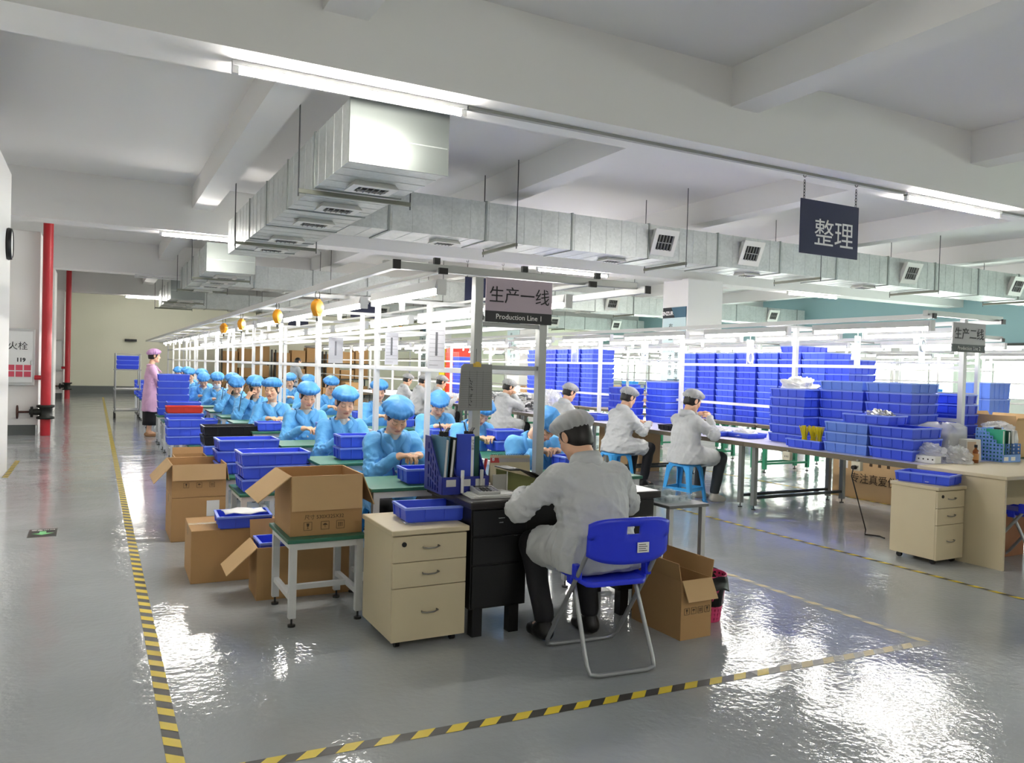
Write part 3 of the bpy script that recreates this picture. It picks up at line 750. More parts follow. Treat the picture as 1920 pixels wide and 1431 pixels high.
GREEN = mat('green_mat', '#2f6b55', .45); WOODB = mat('beech_laminate', '#cdbf9f', .45, noise=.05, nscale=4); DSTEEL = mat('desk_steel', '#c9cbcc', .4)
def bench_table(name, x0, x1, y0, y1, h, label, group, frame=FRAMEW, cat='desk', top=GREEN, stretch=True):
    """small steel-framed table with a green rubber top; x0..x1, y0..y1 are its edges"""
    t = thing(name, label, cat, ((x0 + x1) / 2, (y0 + y1) / 2, 0), 0, group)
    w, d = (x1 - x0) / 2, (y1 - y0) / 2
    MB().box((-w, -d, h - .022), (w, d, h)).obj('table_top', top, t, .004)
    MB().box((-w + .03, -d + .02, h - .062), (w - .03, -d + .05, h - .022)).box((-w + .03, d - .05, h - .062), (w - .03, d - .02, h - .022)) \
        .box((-w + .02, -d + .03, h - .062), (-w + .05, d - .03, h - .022)).box((w - .05, -d + .03, h - .062), (w - .02, d - .03, h - .022)).obj('apron', frame, t)
    for sx in (-1, 1):
        for sy in (-1, 1):
            a, b = sx * (w - .038), sy * (d - .038)
            l = MB().box((a - .02, b - .02, .05), (a + .02, b + .02, h - .022)).obj('leg', frame, t)
            MB().cyl((a, b, 0), (a, b, .012), .022, 12).cyl((a, b, .01), (a, b, .052), .006, 8).obj('foot', DARKST, l)
    if stretch:
        s = MB()
        for sx in (-1, 1): s.beam((sx * (w - .038), -d + .05, .16), (sx * (w - .038), d - .05, .16), .03, .03)
        s.beam((-w + .05, 0, .16), (w - .05, 0, .16), .03, .03)
        s.obj('stretcher', frame, t)
    return t

def make_stool(x, y, rz, label, hgt=.46):
    global _ST
    if '_ST' in globals(): return dup(_ST, (x, y, 0), rz, label, 'blue plastic stools')
    t = thing('plastic_stool', label, 'stool', (x, y, 0), rz, 'blue plastic stools')
    w = .14; wb = .19
    mb = MB(); R = []
    for (l, z) in ((w - .02, hgt), (w, hgt - .006), (w + .004, hgt - .035), (w - .012, hgt - .035), (w - .018, hgt - .012)):
        R.append([(l * math.copysign(min(1, abs(math.cos(a)) * 1.32), math.cos(a)), l * math.copysign(min(1, abs(math.sin(a)) * 1.32), math.sin(a)), z) for a in np.linspace(0, 2 * PI, 33)[:-1]])
    mb.grid(R, closed=True); mb.add(R[0], [tuple(range(32))]); mb.add(R[-1], [tuple(range(31, -1, -1))])
    mb.obj('seat', BLUES, t)
    def wid(z): return wb + (w - wb) * z / hgt
    for sx in (-1, 1):
        for sy in (-1, 1):
            l = MB()
            for ax in (0, 1):
                P = []
                for z, f in ((0, .055), (.03, .052), (.05, .038), (.25, .042), (.36, .05), (.42, .075), (.435, .1)):
                    e = wid(z) + (.012 if z < .03 else 0)
                    o1 = (sx * e, sy * e, z); 
                    o2 = (sx * (e - f), sy * e, z) if ax == 0 else (sx * e, sy * (e - f), z)
                    P.append([o1, o2])
                l.grid(P, 0, False)
            l.obj('leg', BLUES, t, 0, .014)
    z0, z1 = .15, .19; r = MB(); e = wid(.17) - .006
    for s in (-1, 1):
        r.box((-e, s * e - .006, z0), (e, s * e + .006, z1)).box((s * e - .006, -e, z0), (s * e + .006, e, z1))
    r.obj('brace', BLUES, t)
    _ST = t
    return t

KRAFT = mat('kraft_board', '#b08a5c', .75, noise=.05, nscale=5); KRAFTI = mat('kraft_inside', '#a27d4f', .8); KRAFTL = mat('pale_kraft_board', '#c4a376', .75, noise=.05, nscale=5)
MARK = mat('carton_ink', '#4a3a28', .7); TAPEM = mat('packing_tape', '#b7a07a', .25)
def carton(x0, y0, z, L, Wd, H, label, flaps=None, rz=0.0, marks=None, group=None, mt=None, seam=True):
    """cardboard box with its front left corner at x0, y0. flaps: side -> degrees above the horizontal (90 = straight up, -80 = hanging)"""
    mt = mt or KRAFT; th = .006
    t = thing('cardboard_box', label, 'cardboard box', (x0 + L / 2, y0 + Wd / 2, z), rz, group)
    a, b = L / 2, Wd / 2
    mb = MB()
    if flaps is None:
        mb.box((-a, -b, 0), (a, b, H)); mb.obj('carton_body', mt, t, .004)
        MB().box((-a + .001, -.03, H), (a - .001, .03, H + .0012)).box((-a - .001, -.03, H - .07), (-a, .03, H)).box((a, -.03, H - .07), (a + .001, .03, H)).obj('packing_tape', TAPEM, t)
        MB().box((-a, -.001, H), (a, .001, H + .0016)).obj('lid_seam', MARK, t)
    else:
        mb.box((-a, -b, 0), (a, b, th))
        mb.box((-a, -b, th), (a, -b + th, H)).box((-a, b - th, th), (a, b, H)).box((-a, -b + th, th), (-a + th, b - th, H)).box((a - th, -b + th, th), (a, b - th, H))
        mb.obj('carton_body', mt, t)
        for side, (deg, ln) in flaps.items():
            c, s = math.cos(math.radians(deg)), math.sin(math.radians(deg))
            f = MB(); h = .0025
            if side in 'fb':
                q = -1 if side == 'f' else 1; e = q * b
                f.add([(-a + .004, e, H), (a - .004, e, H), (a - .004, e + q * ln * c, H + ln * s), (-a + .004, e + q * ln * c, H + ln * s)], [(0, 1, 2, 3)])
            else:
                q = -1 if side == 'l' else 1; e = q * a
                f.add([(e, -b + .004, H), (e, b - .004, H), (e + q * ln * c, b - .004, H + ln * s), (e + q * ln * c, -b + .004, H + ln * s)], [(0, 1, 2, 3)])
            f.obj('flap', KRAFTL if deg < 0 else mt, t, 0, .005)
    if marks: marks(t, a, b, H)
    return t
def glyph_box(mb, x, y, z, s, kind):
    """a framed handling mark on a front face (y = face)"""
    for p, q in (((-1, -1), (1, -1)), ((1, -1), (1, 1)), ((1, 1), (-1, 1)), ((-1, 1), (-1, -1))):
        mb.beam((x + p[0] * s, y, z + p[1] * s), (x + q[0] * s, y, z + q[1] * s), .0022, .0012, 0, (0, 1, 0))
    T = Matrix(((1, 0, 0, x), (0, 0, 1, y), (0, 1, 0, z), (0, 0, 0, 1)))
    k = s * .7
    if kind == 0: mb.prism([(-.5 * k, k), (.5 * k, k), (.35 * k, 0), (.08 * k, -.15 * k), (.08 * k, -.7 * k), (.4 * k, -.9 * k), (-.4 * k, -.9 * k), (-.08 * k, -.7 * k), (-.08 * k, -.15 * k), (-.35 * k, 0)], -.0008, .0008, 0, T)
    elif kind == 1:
        mb.prism([(-.9 * k, .1 * k), (-.5 * k, .6 * k), (0, .8 * k), (.5 * k, .6 * k), (.9 * k, .1 * k)], -.0008, .0008, 0, T); mb.prism([(-.06 * k, .1 * k), (.06 * k, .1 * k), (.06 * k, -.8 * k), (-.06 * k, -.8 * k)], -.0008, .0008, 0, T)
    else:
        for dx in (-.6, 0, .6): mb.prism([(dx * k - .1 * k, -.8 * k), (dx * k + .1 * k, -.8 * k), (dx * k + .1 * k, .4 * k), (dx * k + .22 * k, .4 * k), (dx * k, .9 * k), (dx * k - .22 * k, .4 * k), (dx * k - .1 * k, .4 * k)], -.0008, .0008, 0, T)
def front_marks(txt, zt, zs, size=.03, xs=(-.1, 0, .1), s=.022, x0=0.0):
    def f(t, a, b, H):
        mb = MB()
        for i, x in enumerate(xs): glyph_box(mb, x0 + x, -b - .0012, zs, s, i % 3)
        mb.obj('handling_marks', MARK, t)
        if txt: text_mesh(txt, size, MARK, 'lettering', t, (x0 + (xs[0] + xs[-1]) / 2, -b - .0014, zt), (PI / 2, 0, 0), depth=.0004)
    return f

# --- low tables along the aisle side with trays and cartons
LT = [4.46, 6.13, 7.05, 8.4, 9.75, 11.05, 12.35, 13.65, 14.95]
for k, y in enumerate(LT):
    bench_table('low_table', .97, 1.43, y, y + .54, .5, 'low green topped white table on the aisle side, ' + ('under the big open carton' if k == 0 else w[k] + ' from the front'), 'low tables on the aisle side of line one', cat='table')
# --- workers' desks of line one
DK = [4.56, 5.8, 7.15, 8.62, 9.92, 10.94, 12.14, 13.34, 14.54, 15.74, 16.94, 18.14, 19.34]
for k, y in enumerate(DK):
    bench_table('work_desk', 1.48, 2.18, y, y + .52, .75, 'green topped work desk on the aisle side of line one, %s from the front' % w[k], 'work desks on the aisle side of line one')
DR = [4.56, 5.82, 7.05, 8.72, 10.75, 12.25, 13.85]
for k, y in enumerate(DR):
    bench_table('work_desk', 2.85, 3.5, y, y + .52, .75, 'green topped work desk on the inner side of line one, %s from the front' % w[k], 'work desks on the inner side of line one')

# --- cartons at the near end
carton(.57, 6.95, 0, .42, .55, .36, 'closed lower carton standing on the floor under an open carton', None, 0, front_marks('尺寸', .15, .09, .03, (-.1,), .022, .16), 'cartons stacked in the aisle')
def papr(t, a, b, H):
    front_marks(None, 0, .1, .03, (-.1, 0, .1), .02)(t, a, b, H)
carton(.57, 6.95, .363, .42, .55, .27, 'open carton on top of another, flaps folded out over the aisle', {'f': (-84, .13), 'l': (-48, .2), 'b': (-60, .14), 'r': (-80, .14)}, 0, papr, 'cartons stacked in the aisle')
t = COL.objects.get('cardboard_box')
MB().box((.06, -.2765, .2), (.16, -.2755, .33)).obj('packing_list', PAPER, t)
carton(.59, 5.6, 0, .6, .5, .355, 'closed carton on the floor with a blue tray lying on it', None, -.02, None, 'cartons on the floor')
carton(.92, 5.06, 0, .66, .33, .33, 'open carton under the low white table with a tray sunk in it', {'l': (-42, .24), 'b': (70, .12)}, -.03, None, 'cartons on the floor')
carton(1.0, 4.545, .501, .42, .44, .345, 'big open carton standing on the low white table', {'f': (-86, .2), 'l': (-38, .23), 'r': (-68, .2), 'b': (-80, .2)}, 0,
       front_marks('尺寸 530X325X32', .105, .055, .03, (-.08, .02, .11), .023, -.03))
carton(2.91, 3.42, 0, .225, .44, .335, 'open carton on the floor right of the folding chair', {'f': (-62, .12), 'l': (78, .1), 'r': (82, .1), 'b': (75, .1)}, .02, front_marks(None, 0, .16, .03, (-.07, -.02, .03, .08), .018), 'cartons on the floor')
carton(.66, 7.7, 0, .28, .4, .6, 'open carton behind the two stacked ones', {'b': (80, .06)}, 0, None, 'cartons stacked in the aisle')
carton(8.36, 6.02, .0, .5, .95, .55, 'kraft carton with brown characters under the line two bench', None, 0, None, 'cartons under line two', KRAFTL)
t = COL.objects.get('cardboard_box.007')
text_mesh('专注真爱仪', .13, MARK, 'lettering', t, (-.2515, -.12, .25), (PI / 2, 0, -PI / 2))
mb = MB()
for i in range(3): mb.box((-.2512, -.1 - .12 * i, .42), (-.25, -.06 - .12 * i, .46))
mb.obj('handling_marks', MARK, t)
MB().box((-.2512, .25, .36), (-.25, .38, .48)).obj('address_label', PAPER, t)
carton(7.2, 9.5, .0, .4, .5, .6, 'tall kraft carton under the bench by the stool workers', None, 0, None, 'cartons under line two', KRAFTL)
carton(7.2, 10.06, .0, .4, .5, .63, 'kraft carton under the bench, next to the tall one', None, 0, None, 'cartons under line two', KRAFTL)

# --- trays on and around the low tables (front to back)
stack(3, .52, .34, .1, BLUE, 1.25, 6.34, .501, 'the nearest tray stack on the low tables', 0, .012)
stack(3, .52, .34, .1, BLUE, 1.22, 7.4, .501, 'the second tray stack on the low tables', 0, .012)
tray(.52, .34, .1, BLUE, 1.28, 8.9, .501, 'lower blue tray with white foam under the black trays')
for i in range(2): tray(.56, .36, .1, BLKP, 1.29, 8.9, .602 + i * .101, ('lower', 'upper')[i] + ' black tray on the aisle side of line one', 0, 'black trays')
stack(3, .4, .3, .1, BLUE, .95, 10.0, .501, 'the tray stack left of the black trays', 0, .01)
stack(2, .52, .34, .1, BLUE, 1.2, 11.32, .501, 'the pair of trays behind the black trays', 0, .015)
tray(.25, .2, .1, REDP, 1.3, 10.0, .501, 'small red tray at the aisle edge of the low tables', 0, 'red trays')
stack(2, .52, .34, .1, BLUE, 1.18, 12.6, .501, 'the pair of trays under the red tray', 0, .01)
tray(.5, .32, .1, REDP, 1.18, 12.6, .705, 'red tray with white sheets on two blue trays', 0, 'red trays')
stack(3, .52, .34, .1, BLUE, 1.3, 13.9, .501, 'the tray stack behind the red tray', 0, .02)
stack(6, .52, .34, .12, BLUE, 1.25, 15.3, .501, 'the tall tray stack beside the woman in pink', 0, .01)
for k in range(6): stack(2 + k % 3, .52, .34, .1, BLUE, 1.22, 17.2 + k * 1.3, .501, 'the far tray stack ' + ('just behind the woman in pink', 'second behind the woman in pink', 'third behind the woman in pink', 'fourth behind the woman in pink', 'fifth behind the woman in pink', 'last in the row')[k], 0, .01)
for k in range(6): bench_table('low_table', .97, 1.43, 16.95 + k * 1.3, 17.5 + k * 1.3, .5, 'low white table far back on the aisle side, %s behind the woman in pink' % w[k + 1], 'low tables on the aisle side of line one', cat='table')
# trays on the cartons
tray(.36, .3, .085, BLUE, .93, 5.72, .358, 'blue tray with white paper lying on the closed floor carton', -.05)
pp = MB().grid([[(.8 + .055 * i, 5.62 + .05 * j, .452 + .008 * math.sin(i * 1.7 + j)) for i in range(6)] for j in range(5)])
tag(pp.obj('paper_sheets', PAPER, None, 0, .006), 'white paper sheets heaped in the tray on the closed carton', 'paper')
tray(.32, .26, .1, BLUE, 1.1, 5.24, .25, 'blue tray sunk in the open floor carton, filled with wraps')
# trays on the desks
SM = (.28, .21, .095)
tray(*SM, BLUE, 1.88, 4.76, .751, 'small blue tray on the nearest green desk beside the folder rack', -.05)
for i in range(2): tray(*SM, BLUE, 1.82, 6.08, .751 + i * .096, ('lower', 'upper')[i] + ' small blue tray on the second green desk')
for i in range(2): tray(*SM, BLUE, 1.98, 7.3, .751 + i * .096, ('lower', 'upper')[i] + ' small blue tray on the third green desk')
tray(*SM, BLUE, 1.68, 8.78, .751, 'small blue tray of cotton on the fourth green desk')
tray(*SM, BLUE, 2.0, 10.1, .751, 'small blue tray on the fifth green desk')
tray(.36, .26, .085, BLUE, 1.69, 4.16, .636, 'blue tray with white paper on the beech pedestal', -.06)
tag(MB().box((1.6, 4.06, .652), (1.84, 4.24, .66)).obj('paper_sheets', PAPER), 'white paper lying in the tray on the pedestal', 'paper')
tag(MB().grid([[(1.5 + .03 * i + .004 * j, 4.02 + .03 * j, .6365 + .002 * ((i + j) % 2)) for i in range(3)] for j in range(6)]).obj('plastic_sleeve', mat('sleeve_film', '#c9cbd0', .2, alpha=.6), None, 0, .001), 'thin plastic sleeve beside the tray on the pedestal', 'plastic sleeve')
for k, (x, y) in enumerate(((3.25, 5.1), (3.3, 6.35), (3.2, 7.6), (3.3, 9.1), (3.3, 10.6))):
    for i in range(1 + k % 2): tray(*SM, BLUE, x, y, .751 + i * .096, 'small blue tray %son the %s inner desk of line one' % (('', 'stacked higher ')[i], w[k]))
# ------------------------------------------------------------------ beech pedestals, black desk and what stands on it
def pedestal(x0, y0, L, D, H, label, front='y'):
    t = thing('drawer_pedestal', label, 'drawer cabinet', (x0 + L / 2, y0 + D / 2, 0), 0, 'beech drawer pedestals')
    a, b = L / 2, D / 2
    MB().box((-a, -b + .018, .045), (a, b, H - .028)).obj('carcass', WOODB, t, .002)
    MB().box((-a - .012, -b - .012, H - .028), (a + .012, b + .008, H)).obj('top_panel', WOODB, t, .005)
    for sx in (-1, 1):
        for sy in (-1, 1): MB().cyl((sx * (a - .05) - .012, sy * (b - .06), .022), (sx * (a - .05) + .012, sy * (b - .06), .022), .022, 12).obj('castor', BLACKP, t)
    z = H - .032
    for i, h in enumerate((.14, .135, .285)):
        d = MB().box((-a, -b, z - h), (a, -b + .017, z - .004)).obj('drawer', WOODB, t, .002)
        zc = z - h * .47
        MB().tube([(-.048 + .006, -b, zc), (-.046, -b - .014, zc - .001), (-.02, -b - .022, zc - .004), (.02, -b - .022, zc - .003), (.046, -b - .014, zc + .003), (.042, -b, zc + .004)], .0042, 7).obj('handle', mat('nickel', '#8d8a84', .3, metal=.9), d)
        if i == 0: MB().cyl((-a + .06, -b, z - .045), (-a + .06, -b - .006, z - .045), .013, 16).obj('lock', BLACKP, d)
        z -= h
    return t
pedestal(1.39, 3.9, .42, .5, .635, 'beech drawer pedestal in front of the black desk')
BDESK = mat('black_laminate', '#151516', .35, noise=.15, nscale=6); BTOP = mat('dark_worn_top', '#2a2726', .3)
bd = thing('office_desk', 'black office desk where the man in white overalls writes', 'desk', (2.46, 4.2, 0))
MB().box((-.64, -.33, .72), (.66, .33, .765)).obj('desk_top', BTOP, bd, .01)
for nm_, a, b in (('left', -.62, -.27), ('right', .38, .63)):
    p = MB().box((a, -.29, .16), (b, .29, .72)).obj('drawer_block', BDESK, bd, .004)
    for i, (z0, z1) in enumerate(((.57, .71), (.41, .56), (.17, .4))):
        d = MB().box((a + .008, -.302, z0), (b - .008, -.29, z1)).obj('drawer', BDESK, p, .003)
    for sy in (-1, 1):
        for q in (a + .06, b - .06): MB().box((q - .03, sy * .24 - .03, .0), (q + .03, sy * .24 + .03, .16)).obj('leg', BDESK, p)
MB().box((-.27, .2, .3), (.38, .22, .72)).obj('modesty_panel', BDESK, bd)
MB().box((-.27, -.28, .62), (.38, .2, .72)).obj('middle_drawer', BDESK, bd)
MB().box((-.36, -.305, .555), (-.34, -.3, .56)).box((-.46, -.305, .66), (-.42, -.302, .664)).box((-.455, -.305, .635), (-.43, -.302, .64)).obj('catch', STEEL, bd)
st = thing('side_table', 'small steel table with clear trays right of the black desk', 'table', (3.3, 4.1, 0))
MB().box((-.16, -.28, .655), (.16, .28, .675)).obj('table_top', mat('grey_top', '#6d6f70', .4), st, .004)
for sx in (-1, 1):
    for sy in (-1, 1): MB().box((sx * .13 - .016, sy * .25 - .016, 0), (sx * .13 + .016, sy * .25 + .016, .655)).obj('leg', ALUP, st)
for i in range(2):
    m_ = tray_mesh('clear_box', .26, .2, .045, ACRYL, (3, 2), .004)
    tag(link('clear_box', m_, None, 0, 0, (3.29, 4.0 + i * .22, .676), .1), ('nearer', 'farther')[i] + ' clear plastic box on the small steel table', 'plastic box', 'clear boxes on the steel table')
# folder rack with folders
RACK = mat('navy_rack_plastic', '#25308a', .4)
fr = thing('file_rack', 'navy perforated file rack on the black desk, holding folders', 'file rack', (1.96, 4.28, .766), 0)
def rack_side(x, L0=-.14, L1=.13):
    """magazine file side: sloped outline with real slots"""
    mb = MB(); th = .0035; pts = []
    outl = lambda u: (.1 + (.32 - .1) * min(1, max(0, (u - .12) / .62)))
    nu, nv = 15, 17
    for i in range(nu):
        for j in range(nv):
            u0, u1 = i / nu, (i + 1) / nu; h = outl((u0 + u1) / 2)
            z0, z1 = h * j / nv, h * (j + 1) / nv
            if i % 2 == 1 and j % 4 in (1, 2, 3) and 1 < i < nu - 2 and j < nv - 2: continue
            y0, y1 = L0 + (L1 - L0) * u0, L0 + (L1 - L0) * u1
            ha, hb = outl(u0), outl(u1)
            mb.add([(x + s * th, y, zz) for s in (-1, 1) for y, zz in ((y0, ha * j / nv), (y1, hb * j / nv), (y1, hb * (j + 1) / nv), (y0, ha * (j + 1) / nv))],
                   [(3, 2, 1, 0), (4, 5, 6, 7), (0, 1, 5, 4), (2, 3, 7, 6), (1, 2, 6, 5), (3, 0, 4, 7)])
    return mb
for i, x in enumerate((-.2, -.1, .09)): rack_side(x).obj('divider', RACK, fr)
MB().box((-.2, -.145, 0), (.09, .13, .006)).box((-.2, -.148, 0), (.09, -.142, .1)).box((-.2, .126, 0), (.09, .132, .3)).obj('tray_front', RACK, fr)
lab = MB()
for i in range(3): lab.box((-.18 + .092 * i, -.1495, .045), (-.12 + .092 * i, -.148, .085))
lab.obj('label_card', mat('label_card', '#c9c9c6', .6), fr)
def folder(x, lean, label, mt, L=.235, H=.315, th=.022, spine=None):
    t = thing('folder', label, 'folder', (x, 4.29, .774), 0, 'folders in the navy rack')
    R = Matrix.Rotation(lean, 4, 'Y')
    b = MB()
    for s in (-1, 1): b.add([R @ Vector(p) for p in ((s * th / 2 - .0012, -L / 2, 0), (s * th / 2 + .0012, -L / 2, 0), (s * th / 2 + .0012, L / 2, 0), (s * th / 2 - .0012, L / 2, 0), (s * th / 2 - .0012, -L / 2, H), (s * th / 2 + .0012, -L / 2, H), (s * th / 2 + .0012, L / 2, H), (s * th / 2 - .0012, L / 2, H))],
        [(0, 3, 2, 1), (4, 5, 6, 7), (0, 1, 5, 4), (1, 2, 6, 5), (2, 3, 7, 6), (3, 0, 4, 7)])
    b.obj('cover', mt, t)
    MB().add([R @ Vector(p) for p in ((-th / 2 + .003, -L / 2 + .008, .004), (th / 2 - .003, -L / 2 + .008, .004), (th / 2 - .003, L / 2 - .01, .004), (-th / 2 + .003, L / 2 - .01, .004), (-th / 2 + .003, -L / 2 + .008, H - .015), (th / 2 - .003, -L / 2 + .008, H - .015), (th / 2 - .003, L / 2 - .01, H - .015), (-th / 2 + .003, L / 2 - .01, H - .015))],
        [(0, 3, 2, 1), (4, 5, 6, 7), (0, 1, 5, 4), (1, 2, 6, 5), (2, 3, 7, 6), (3, 0, 4, 7)]).obj('papers', PAPER, t)
    return t
FB = mat('blue_folder', '#2f49c4', .4); FG = mat('green_folder', '#1f5a4c', .4); FT = mat('slate_folder', '#4d7d98', .4); FD = mat('dark_green_folder', '#1c2a25', .45)
folder(1.785, .06, 'slate blue folder at the aisle end of the navy rack', FT)
folder(1.822, .08, 'dark green folder beside the slate one in the navy rack', FD)
# two broad clipboards stand flat towards the viewer in the rack
def broad(x, y, rz, label, mt, wd=.105, H=.33):
    t = thing('folder', label, 'folder', (x, y, .775), rz, 'folders in the navy rack')
    MB().box((-wd / 2, -.004, 0), (wd / 2, .004, H)).obj('cover', mt, t, .003)
    MB().box((-wd / 2 + .004, .004, .002), (wd / 2 - .004, .02, H - .012)).obj('papers', PAPER, t)
    MB().box((-wd / 2, .02, 0), (wd / 2, .024, H)).obj('back_cover', mt, t)
    return t
b1 = broad(1.925, 4.2, -.3, 'blue folder standing upright in the middle of the navy rack', FB)
s_ = MB().box((.034, -.0055, .02), (.05, -.004, .318)).obj('spine_label', PAPER, b1)
text_mesh('生产日报', .016, INK, 'lettering', b1, (.042, -.0062, .27), (PI / 2, PI / 2, 0), depth=.0003)
broad(2.0, 4.28, -.3, 'green clip folder standing beside the blue folder in the rack', FG, .1, .31)
for i, (x, y) in enumerate(((1.83, 4.3), (1.99, 4.3))):
    t = thing('bulldog_clip', ('black bulldog clip on the dark green folder', 'black bulldog clip on the green folder')[i], 'clip', (x, y, 1.085), -.4)
    MB().prism([(-.03, 0), (.03, 0), (.012, .03), (-.012, .03)], -.028, .028, 0, Matrix(((0, 0, 1, 0), (1, 0, 0, 0), (0, 1, 0, 0), (0, 0, 0, 1)))).obj('jaw', BLACKP, t, .003)
    MB().beam((-.015, .0, .025), (-.03, .0, .085), .03, .007).beam((.012, .01, .025), (.03, .02, .05), .03, .007).obj('lever', mat('dark_lever', '#2a2b2c', .3), t, .002)
    MB().tube([(.0, .016 * math.cos(a), .03 + .016 * math.sin(a)) for a in np.linspace(0, 2 * PI, 13)[:-1]], .0025, 5, closed=True).obj('ring', STEEL, t)
# calculator on papers
for i in range(4):
    tag(MB().box((-.12, -.085, 0), (.12, .085, .004)).obj('paper_sheets', PAPER, None, 0, 0, (1.99 + .012 * i, 4.03 + .008 * (i % 2), .766 + .0045 * i), -.12 + .08 * i), ('lowest', 'second', 'third', 'topmost')[i] + ' white paper pad under the calculator', 'paper', 'papers under the calculator')
ca = thing('calculator', 'grey desk calculator lying on papers at the desk edge', 'calculator', (1.985, 4.045, .784), -.1)
MB().prism([(-.075, 0), (.075, 0), (.075, .016), (-.075, .03)], -.0675, .0675, 0, Matrix(((0, 0, 1, 0), (-1, 0, 0, 0), (0, 1, 0, 0), (0, 0, 0, 1)))).obj('case', mat('calc_grey', '#b9bab8', .4), ca, .004)
tilt = -.0932
cs = MB(); ck_ = MB()
def onface(y): return .023 + (y) * .0933
mb = MB().box((-.055, -.0, 0), (.055, .03, .002), 0, Euler((.093, 0, 0)).to_matrix(), (0, .032, onface(.032)))
mb.obj('display', mat('lcd_dark', '#3c403e', .15), ca)
kd = MB(); kl = MB()
for r_ in range(4):
    for c_ in range(6):
        x = -.05 + .02 * c_; y = -.058 + .02 * r_
        (kd if (c_ in (1, 2, 3)) else kl).box((x - .007, y - .006, onface(y) - .004), (x + .007, y + .006, onface(y) + .005))
kd.obj('number_keys', BLACKP, ca); kl.obj('function_keys', mat('key_grey', '#8f8f99', .4), ca)
# pen, pens in holder, desk calendar, open black folder, green board
for i, (x, y, mt_, lb) in enumerate(((1.873, 4.115, PAPER, 'white marker clipped to the front of the navy rack'), (1.995, 4.115, mat('pen_grey', '#c2c2bf', .4), 'grey marker standing at the front of the navy rack'))):
    t = thing('marker_pen', lb, 'pen', (x, y, .775), 0)
    MB().cyl((0, 0, 0), (0, 0, .085), .009, 12).obj('barrel', mt_, t); MB().cyl((0, 0, .085), (0, 0, .13), .0105, 12).box((-.003, -.014, .09), (.003, -.009, .128)).obj('cap', mt_, t)
pr_ = thing('marker_pen', 'red marker leaning at the end of the navy rack', 'pen', (2.085, 4.3, .775), 0)
MB().cyl((0, 0, 0), (.02, 0, .12), .008, 10).obj('barrel', mat('red_pen', '#c8352f', .4), pr_); MB().cyl((.02, 0, .12), (.028, 0, .17), .0095, 10).obj('cap', mat('red_pen', '#c8352f'), pr_)
pg = thing('marker_pen', 'dark green marker beside the red one', 'pen', (2.07, 4.32, .775), 0)
MB().cyl((0, 0, 0), (.015, 0, .12), .008, 10).obj('barrel', mat('green_pen', '#22423a', .4), pg); MB().cyl((.015, 0, .12), (.02, 0, .16), .0095, 10).obj('cap', BLACKP, pg)
dc = thing('desk_calendar', 'cream desk calendar with a red corner on the black desk', 'calendar', (2.33, 4.4, .766), -.22)
RX = Euler((-.16, 0, 0)).to_matrix()
MB().box((-.13, -.002, 0), (.13, .002, .185), 0, RX, (0, -.02, .0)).box((-.13, -.002, 0), (.13, .002, .185), 0, Euler((.3, 0, 0)).to_matrix(), (0, .055, .002)).obj('page', mat('cream_paper', '#d9cfae', .6), dc)
MB().box((-.13, -.0035, .14), (.13, -.002, .183), 0, RX, (0, -.02, 0)).obj('header_strip', mat('calendar_grey', '#b3aeae', .6), dc)
MB().prism([(-.128, .137), (-.07, .137), (-.078, .183), (-.128, .183)], .002, .0045, 0, Matrix.Translation((0, -.02, 0)) @ RX.to_4x4() @ Matrix(((1, 0, 0, 0), (0, 0, -1, 0), (0, 1, 0, 0), (0, 0, 0, 1)))).obj('month_tab', mat('calendar_red', '#c4423f', .5), dc)
o = text_mesh('8', .035, PAPER, 'lettering', dc, (-.11, .001, .158), (PI / 2 - .16 + .0, 0, 0), bold=.001)
MB().tube([(x, .008 + .006 * math.cos(q), .186 + .006 * math.sin(q)) for x, q in zip(np.linspace(-.12, .12, 120), np.linspace(0, 2 * PI * 20, 120))], .0012, 4).obj('spiral', DARKST, dc)
bf = thing('open_folder', 'black folder propped open on the desk by the man in white', 'folder', (2.2, 4.12, .766), 0)
MB().grid([[(-.06 + .26 * u, .12 - .13 * u + dy, .14 + .015 * math.sin(u * 3) - .12 * u * u) for u in (0, .25, .5, .75, 1)] for dy in (0, -.1, -.2)]).obj('cover', BLACKP, bf, 0, .006)
MB().add([(-.05, .1, .005), (.12, -.08, .005), (.12, -.06, .085), (-.05, .12, .125)], [(0, 1, 2, 3)]).obj('lining', mat('olive_board', '#8d9157', .6), bf, 0, .004)
ph = thing('paper_stand', 'grey card standing at the end of the navy rack', 'card', (2.12, 4.13, .766), 0)
MB().box((-.045, -.002, 0), (.045, .002, .105)).obj('card', mat('card_grey', '#a7a7a0', .6), ph)
MB().cyl((.05, 0, 0), (.05, 0, .12), .004, 8).obj('post', PAPER, ph)

